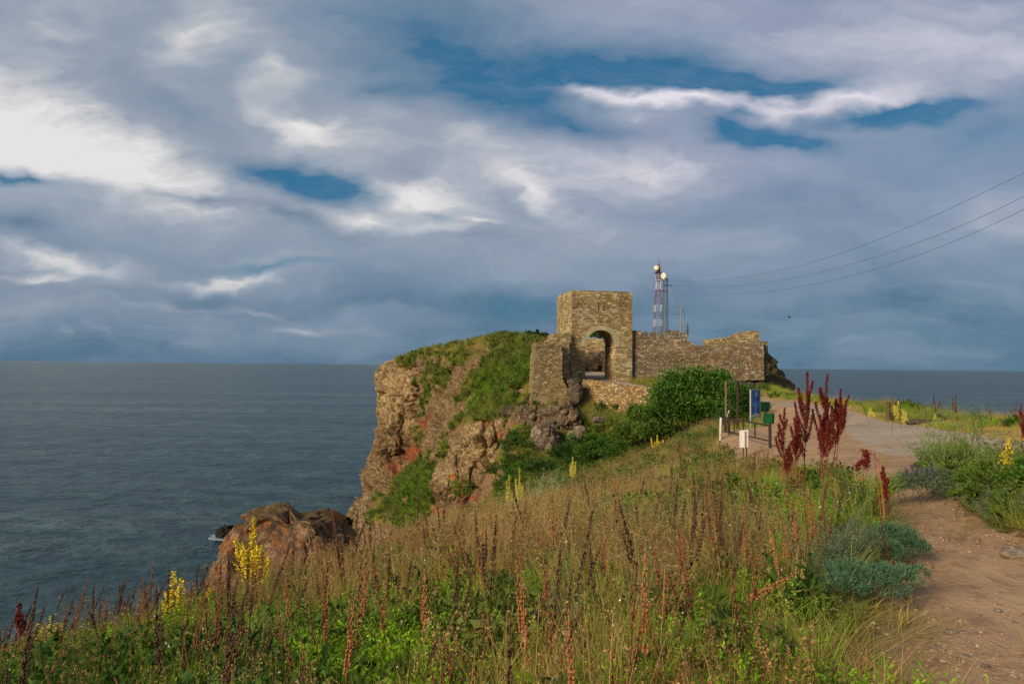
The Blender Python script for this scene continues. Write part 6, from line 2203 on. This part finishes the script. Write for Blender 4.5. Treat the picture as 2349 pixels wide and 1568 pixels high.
# green litter bins
bn = empty('litter_bin', (0, 0, 0)); tag(bn, 'dark green flared litter bin behind the notice board', 'litter bin')
a, b2 = zY(888, 590, 33), zY(1072, 590, 33); c, d = zY(925, 765, 33), zY(1045, 765, 33)
mb = MB(); dp = .34
V8 = [a, b2, b2 + Vector((0, dp, 0)), a + Vector((0, dp, 0)), c + Vector((0, .06, 0)), d + Vector((0, .06, 0)), d + Vector((0, dp - .06, 0)), c + Vector((0, dp - .06, 0))]
mb.add(V8, [(4, 5, 1, 0), (5, 6, 2, 1), (6, 7, 3, 2), (7, 4, 0, 3), (7, 6, 5, 4)])
inn = [v.lerp(sum(V8[:4], Vector()) / 4, .08) for v in V8[:4]]
mb.add(V8[:4] + inn + [v - Vector((0, 0, .3)) for v in inn], [(0, 1, 5, 4), (1, 2, 6, 5), (2, 3, 7, 6), (3, 0, 4, 7), (4, 5, 9, 8), (5, 6, 10, 9), (6, 7, 11, 10), (7, 4, 8, 11), (8, 9, 10, 11)])
mb.build('bucket', m_green_d, bn)
q = zY(985, 765, 33.17); mb = MB(); mb.tube([zY(985, 600, 32.97), zY(985, 768, 32.99)], .018, 6); mb.tube([q, Vector((q.x, q.y, gz(q.x, q.y) - .1))], .035, 8); mb.build('post', m_green_d, bn)
bn = empty('litter_bin', (0, 0, 0)); tag(bn, 'bright green box-shaped litter bin on a short post in front of the dark one', 'litter bin')
mb = MB(); a, b2 = zY(995, 800, 30.5), zY(1158, 805, 30.5); c, d = zY(975, 985, 30.5), zY(1150, 990, 30.5); dp = .32
sh_ = Vector((.10, dp, 0))
e1 = a.lerp(b2, .66)
V8 = [a + Vector((0, .05, 0)), e1, b2 + Vector((0, .08, 0)), b2 + sh_ - Vector((.1, 0, 0)), a + sh_ - Vector((.1, 0, 0)), c + Vector((0, .05, 0)), c.lerp(d, .66), d + Vector((0, .08, 0)), d + sh_ - Vector((.1, 0, 0)), c + sh_ - Vector((.1, 0, 0))]
mb.add(V8, [(5, 6, 1, 0), (6, 7, 2, 1), (7, 8, 3, 2), (8, 9, 4, 3), (9, 5, 0, 4), (9, 8, 7, 6, 5)])
cn = sum(V8[:5], Vector()) / 5
inn = [v.lerp(cn, .08) for v in V8[:5]]
mb.add(V8[:5] + inn + [v - Vector((0, 0, .3)) for v in inn], [(i, (i + 1) % 5, (i + 1) % 5 + 5, i + 5) for i in range(5)] + [(i + 5, (i + 1) % 5 + 5, (i + 1) % 5 + 10, i + 10) for i in range(5)] + [(10, 11, 12, 13, 14)])
mb.build('bucket', m_green, bn)
q = zY(1072, 985, 30.7); mb = MB(); mb.tube([q, Vector((q.x, q.y, gz(q.x, q.y) - .1))], .04, 8); mb.build('post', m_iron, bn)

# concrete post on the verge
m_conc = plain('old_concrete', srgb(92, 76, 52), .95, var=.35, scale=6)
a = P(2038, 922, 30.5); g_ = gz(a.x, a.y)
mb = MB(); mb.box((a.x, a.y, (a.z + g_) / 2 - .1), (.19, .19, a.z - g_ + .2), .3, .88)
po = mb.build('concrete_post', m_conc); tag(po, 'weathered square concrete post on the verge beyond the road', 'post')
bv_ = po.modifiers.new('bevel', 'BEVEL'); bv_.width = .02; bv_.segments = 2

# ------------------------------------------------------------------ masts, pole, pylon, wires
z9 = lambda x, y: ((2560 + x / 4.9) * .57349, (1020 + y / 4.9) * .57349)
m_mw = plain('mast_white', srgb(206, 190, 172), .6, var=.15)
m_mr = plain('mast_red', srgb(120, 44, 38), .6, var=.2)
m_galv = plain('galvanised_steel', srgb(74, 84, 90), .5, .3, var=.2)
m_dish = plain('dish_white', srgb(226, 214, 180), .5, var=.05)


def lattice(root, x0, x1, w0, w1, y0, y1, Y, mats, nseg, r_, band=3, name='lattice'):
    """square lattice between pixel heights y0 (low) and y1 (high)"""
    b0 = P(*z9(x0, y0), Y); b1 = P(*z9(x1, y1), Y)
    W0, W1 = w0 / 4.9 * .57349 / FP * Y, w1 / 4.9 * .57349 / FP * Y
    lv = []
    for i in range(nseg + 1):
        t = i / nseg
        c_ = b0.lerp(b1, t); W = (W0 + (W1 - W0) * t) / 2
        lv.append([c_ + Vector((sx * W, sy * W, 0)) for sx, sy in ((-1, -1), (1, -1), (1, 1), (-1, 1))])
    per = {}
    for i in range(nseg):
        mi = (i // band) % len(mats)
        mb_ = per.setdefault(mi, MB())
        for k in range(4):
            k2 = (k + 1) % 4
            mb_.tube([lv[i][k], lv[i + 1][k]], r_ * 1.9, 4, False)
            mb_.tube([lv[i][k], lv[i + 1][k2]], r_ * .7, 3, False)
            if len(mats) == 1: mb_.tube([lv[i][k2], lv[i + 1][k]], r_ * .7, 3, False)
            mb_.tube([lv[i + 1][k], lv[i + 1][k2]], r_ * .7, 3, False)
    for mi, mb_ in per.items():
        o_ = mb_.build(name, mats[mi], root)
        tag(o_, ('white' if mats[mi] is m_mw else 'red') + ' painted lattice sections' if len(mats) > 1 else None)


YM = 150
ms = empty('radio_mast', (0, 0, 0)); tag(ms, 'taller red and white lattice mast with a round white dish on top', 'mast')
lattice(ms, 352, 355, 150, 118, 1540, 835, YM, [m_mr, m_mw], 10, .028, 2)
lattice(ms, 355, 360, 92, 68, 835, 350, YM, [m_mr, m_mw], 12, .026, 4, 'upper_lattice')
lattice(ms, 360, 362, 50, 40, 345, 195, YM, [m_mr], 4, .06, 3, 'head_lattice')
for (yy, wd_) in ((345, 125), (495, 110)):
    c = P(*z9(356, yy), YM); W = wd_ / 4.9 * .57349 / FP * YM
    mb = MB(); mb.box(c, (W, W, .10)); mb.tube([c + Vector((-W / 2, -W / 2, .9)), c + Vector((W / 2, -W / 2, .9))], .04, 4); mb.tube([c + Vector((-W / 2, -W / 2, 0)), c + Vector((-W / 2, -W / 2, .9))], .04, 4); mb.tube([c + Vector((W / 2, -W / 2, 0)), c + Vector((W / 2, -W / 2, .9))], .04, 4)
    mb.build('platform', m_mr if yy < 400 else m_mw, ms)
mb = MB(); mb.tube([P(*z9(360, 200), YM), P(*z9(360, 25), YM)], .035, 4); mb.build('antenna', m_mr, ms)
mb = MB(); mb.tube([P(*z9(365, 180), YM), P(*z9(428, 98), YM)], .04, 4); mb.build('antenna', m_mr, ms)


def dish(root, c, R_, dirv):
    rot = Vector(dirv).to_track_quat('Z', 'Y').to_matrix()
    mb = MB(); n = 20
    prof = [(0, .10), (R_ * .6, .09), (R_, .0), (R_, -.25), (R_ * .7, -.45), (.08, -.55)]
    vs = []; fs = []
    for i, (r__, z_) in enumerate(prof):
        for k in range(n):
            a = 2 * math.pi * k / n
            vs.append(rot @ Vector((max(r__, .001) * math.cos(a), max(r__, .001) * math.sin(a), z_)) + c)
    for i in range(len(prof) - 1):
        for k in range(n):
            fs.append((i * n + k, (i + 1) * n + k, (i + 1) * n + (k + 1) % n, i * n + (k + 1) % n))
    mb.add(vs, fs)
    return mb.build('dish', m_dish, root, True)


dish(ms, P(*z9(325, 255), YM - 1), 52 / 4.9 * .57349 / FP * YM, (-.1, -1, 0))
gm_ = empty('radio_mast', (0, 0, 0)); tag(gm_, 'shorter dark grey lattice mast with crossarms right of the red and white one', 'mast')
lattice(gm_, 486, 500, 108, 72, 1540, 470, YM - 4, [m_galv], 11, .034)
for (xa, xb, yy, mt_) in ((410, 540, 466, m_mr), (460, 635, 588, m_galv), (375, 540, 702, m_mr)):
    mb = MB(); mb.tube([P(*z9(xa, yy), YM - 4.6), P(*z9(xb, yy + (10 if yy == 588 else 0)), YM - 4.6)], .10, 5); mb.build('crossarm', mt_, gm_)
dish(gm_, P(*z9(452, 418), YM - 4.6), .8, (-1, -.45, 0)).scale = (1, 1, 1)

pole = empty('utility_pole', (0, 0, 0)); tag(pole, 'plain concrete utility pole with three short arms behind the long wall', 'utility pole')
mb = MB(); mb.tube([P(*z9(808, 1560), 130), P(*z9(804, 1005), 130)], [.17, .12], 8); mb.build('shaft', plain('pole_concrete', srgb(140, 130, 104), .9), pole)
for (xa, xb, yy) in ((758, 804, 1018), (806, 850, 1085), (744, 802, 1160)):
    mb = MB(); mb.tube([P(*z9(xa, yy), 130), P(*z9(xb, yy), 130)], .04, 4); e = xa if xa < 800 else xb; mb.tube([P(*z9(e, yy), 130), P(*z9(e, yy - 24), 130)], .035, 4); mb.build('arm', m_galv, pole)
py_ = empty('pylon', (0, 0, 0)); tag(py_, 'small dark lattice pylon farthest right behind the merlons', 'pylon')
lattice(py_, 931, 931, 30, 20, 1568, 1370, 170, [m_galv], 7, .05)
mb = MB(); mb.tube([P(*z9(922, 1370), 170), P(*z9(932, 1320), 170)], .04, 4); mb.tube([P(*z9(942, 1370), 170), P(*z9(932, 1320), 170)], .04, 4); mb.build('peak', m_galv, py_)
for (xa, xb, yy) in ((885, 942, 1397), (918, 972, 1437), (885, 942, 1477)):
    mb = MB(); mb.tube([P(*z9(xa, yy), 170), P(*z9(xb, yy), 170)], .05, 4); e = xa if xa < 900 else xb; mb.tube([P(*z9(e, yy), 170), P(*z9(e, yy + 14), 170)], .04, 4); mb.build('arm', m_galv, py_)

m_wire = plain('wire', (0.09, 0.10, 0.11), .7, var=.1)


def wire(pts, Ya, Yb, r_, label, ext=True):
    xa, xb = pts[0][0], pts[-1][0]
    co_ = np.polyfit([p[0] for p in pts], [p[1] for p in pts], min(4, len(pts) - 1))
    out_ = []
    for t in np.linspace(0, 1.0, 40):
        x = xa + (xb - xa) * t
        Y = 1 / (1 / Ya + (1 / Yb - 1 / Ya) * t)
        out_.append(P(x, float(np.polyval(co_, x)), Y))
    if ext:
        d = (out_[-1] - out_[-2]).normalized(); out_.append(out_[-1] + d * 6)
    mb = MB(); mb.tube(out_, r_, 5)
    return tag(mb.build('overhead_wire', m_wire), label, 'wire')


wire([(1545, 643), (1640, 641), (1726, 632), (1850, 606), (1980, 562), (2120, 505), (2230, 455), (2349, 397)], 146, 62, .020, 'highest of the three long wires crossing the sky to the right')
wire([(1548, 655), (1650, 657), (1735, 651), (1850, 632), (1980, 598), (2120, 550), (2230, 508), (2349, 450)], 146, 60, .020, 'middle one of the three long wires crossing the sky')
wire([(1549, 673), (1650, 675), (1735, 671), (1850, 656), (1980, 625), (2120, 579), (2230, 537), (2349, 480)], 146, 58, .020, 'lowest of the three long wires crossing the sky')
zz9 = lambda x, y: z9(x, y)
wire([zz9(618, 600), zz9(660, 750), zz9(710, 890), zz9(758, 1000)], 146, 130, .03, 'thin wire dropping from the grey mast crossarm to the utility pole', False)
wire([zz9(540, 850), zz9(610, 950), zz9(680, 1005), zz9(745, 1005)], 146, 130, .03, 'sagging upper wire between the grey mast and the utility pole', False)
wire([zz9(545, 1070), zz9(610, 1130), zz9(670, 1152), zz9(744, 1150)], 146, 130, .03, 'sagging lower wire between the grey mast and the utility pole', False)
wire([zz9(850, 1070), zz9(870, 1180), zz9(905, 1320)], 130, 170, .03, 'wire running from the utility pole down to the small pylon', False)

# red roof behind the wing wall
rfh = empty('house', (0, 0, 0)); tag(rfh, 'small red roofed house just showing above the wing wall', 'house')
c = P(1264, 775, 98)
mb = MB(); mb.box((c.x + .8, c.y, c.z - 1.2), (2.6, 3, 2.4)); mb.build('wall', plain('house_wall', srgb(170, 150, 120)), rfh)
mb = MB(); x0_, x1_, zb_, zt_ = c.x - .8, c.x + 2.4, c.z - .05, c.z + .55
mb.add([(x0_, c.y - 1.8, zb_), (x1_, c.y - 1.8, zb_), (x1_, c.y + 1.8, zb_), (x0_, c.y + 1.8, zb_), (x0_ + .8, c.y, zt_), (x1_, c.y, zt_)], [(0, 1, 5, 4), (3, 4, 5, 2), (0, 4, 3), (1, 2, 5), (0, 3, 2, 1)])
mb.build('roof', plain('red_roof', srgb(136, 52, 38)), rfh)

# gulls
m_bird = plain('gull_feather', srgb(60, 66, 74), .7, var=.1)


def gull(px, py, Y, span, flap, rz, label):
    root = empty('gull', P(px, py, Y), rz)
    tag(root, label, 'bird')
    mb = MB(); mb.blob((0, 0, 0), span * .16, 8, 6, (.35, 1.0, .32)); mb.build('body', m_bird, root, True)
    for sx in (-1, 1):
        mb = MB(); a = Vector((0, .03, 0)); w1_ = Vector((sx * span * .24, .05, flap * span * .2)); w2_ = Vector((sx * span * .5, -.06, flap * span * .08))
        ch = span * .06
        vs = [a + Vector((0, ch, 0)), a - Vector((0, ch, 0)), w1_ + Vector((0, ch, 0)), w1_ - Vector((0, ch, 0)), w2_]
        vs += [v - Vector((0, 0, .015)) for v in vs]
        mb.add(vs, [(0, 1, 3, 2), (2, 3, 4), (5, 7, 8, 6), (7, 9, 8), (0, 2, 7, 5), (1, 6, 8, 3), (2, 4, 9, 7), (3, 8, 9, 4)]); mb.build('wing', m_bird, root)
    return root


gull(1070, 695, 110, 1.1, 1.3, .4, 'dark gull flying above the headland left of the tower')
gull(1811, 728, 70, .8, .9, .9, 'small dark gull flying low to the right of the fortress')
gull(323, 745, 140, .7, .2, .0, 'distant bird gliding above the open sea at left')
gull(2217, 796, 120, .6, .6, .3, 'tiny distant bird over the sea at the far right')
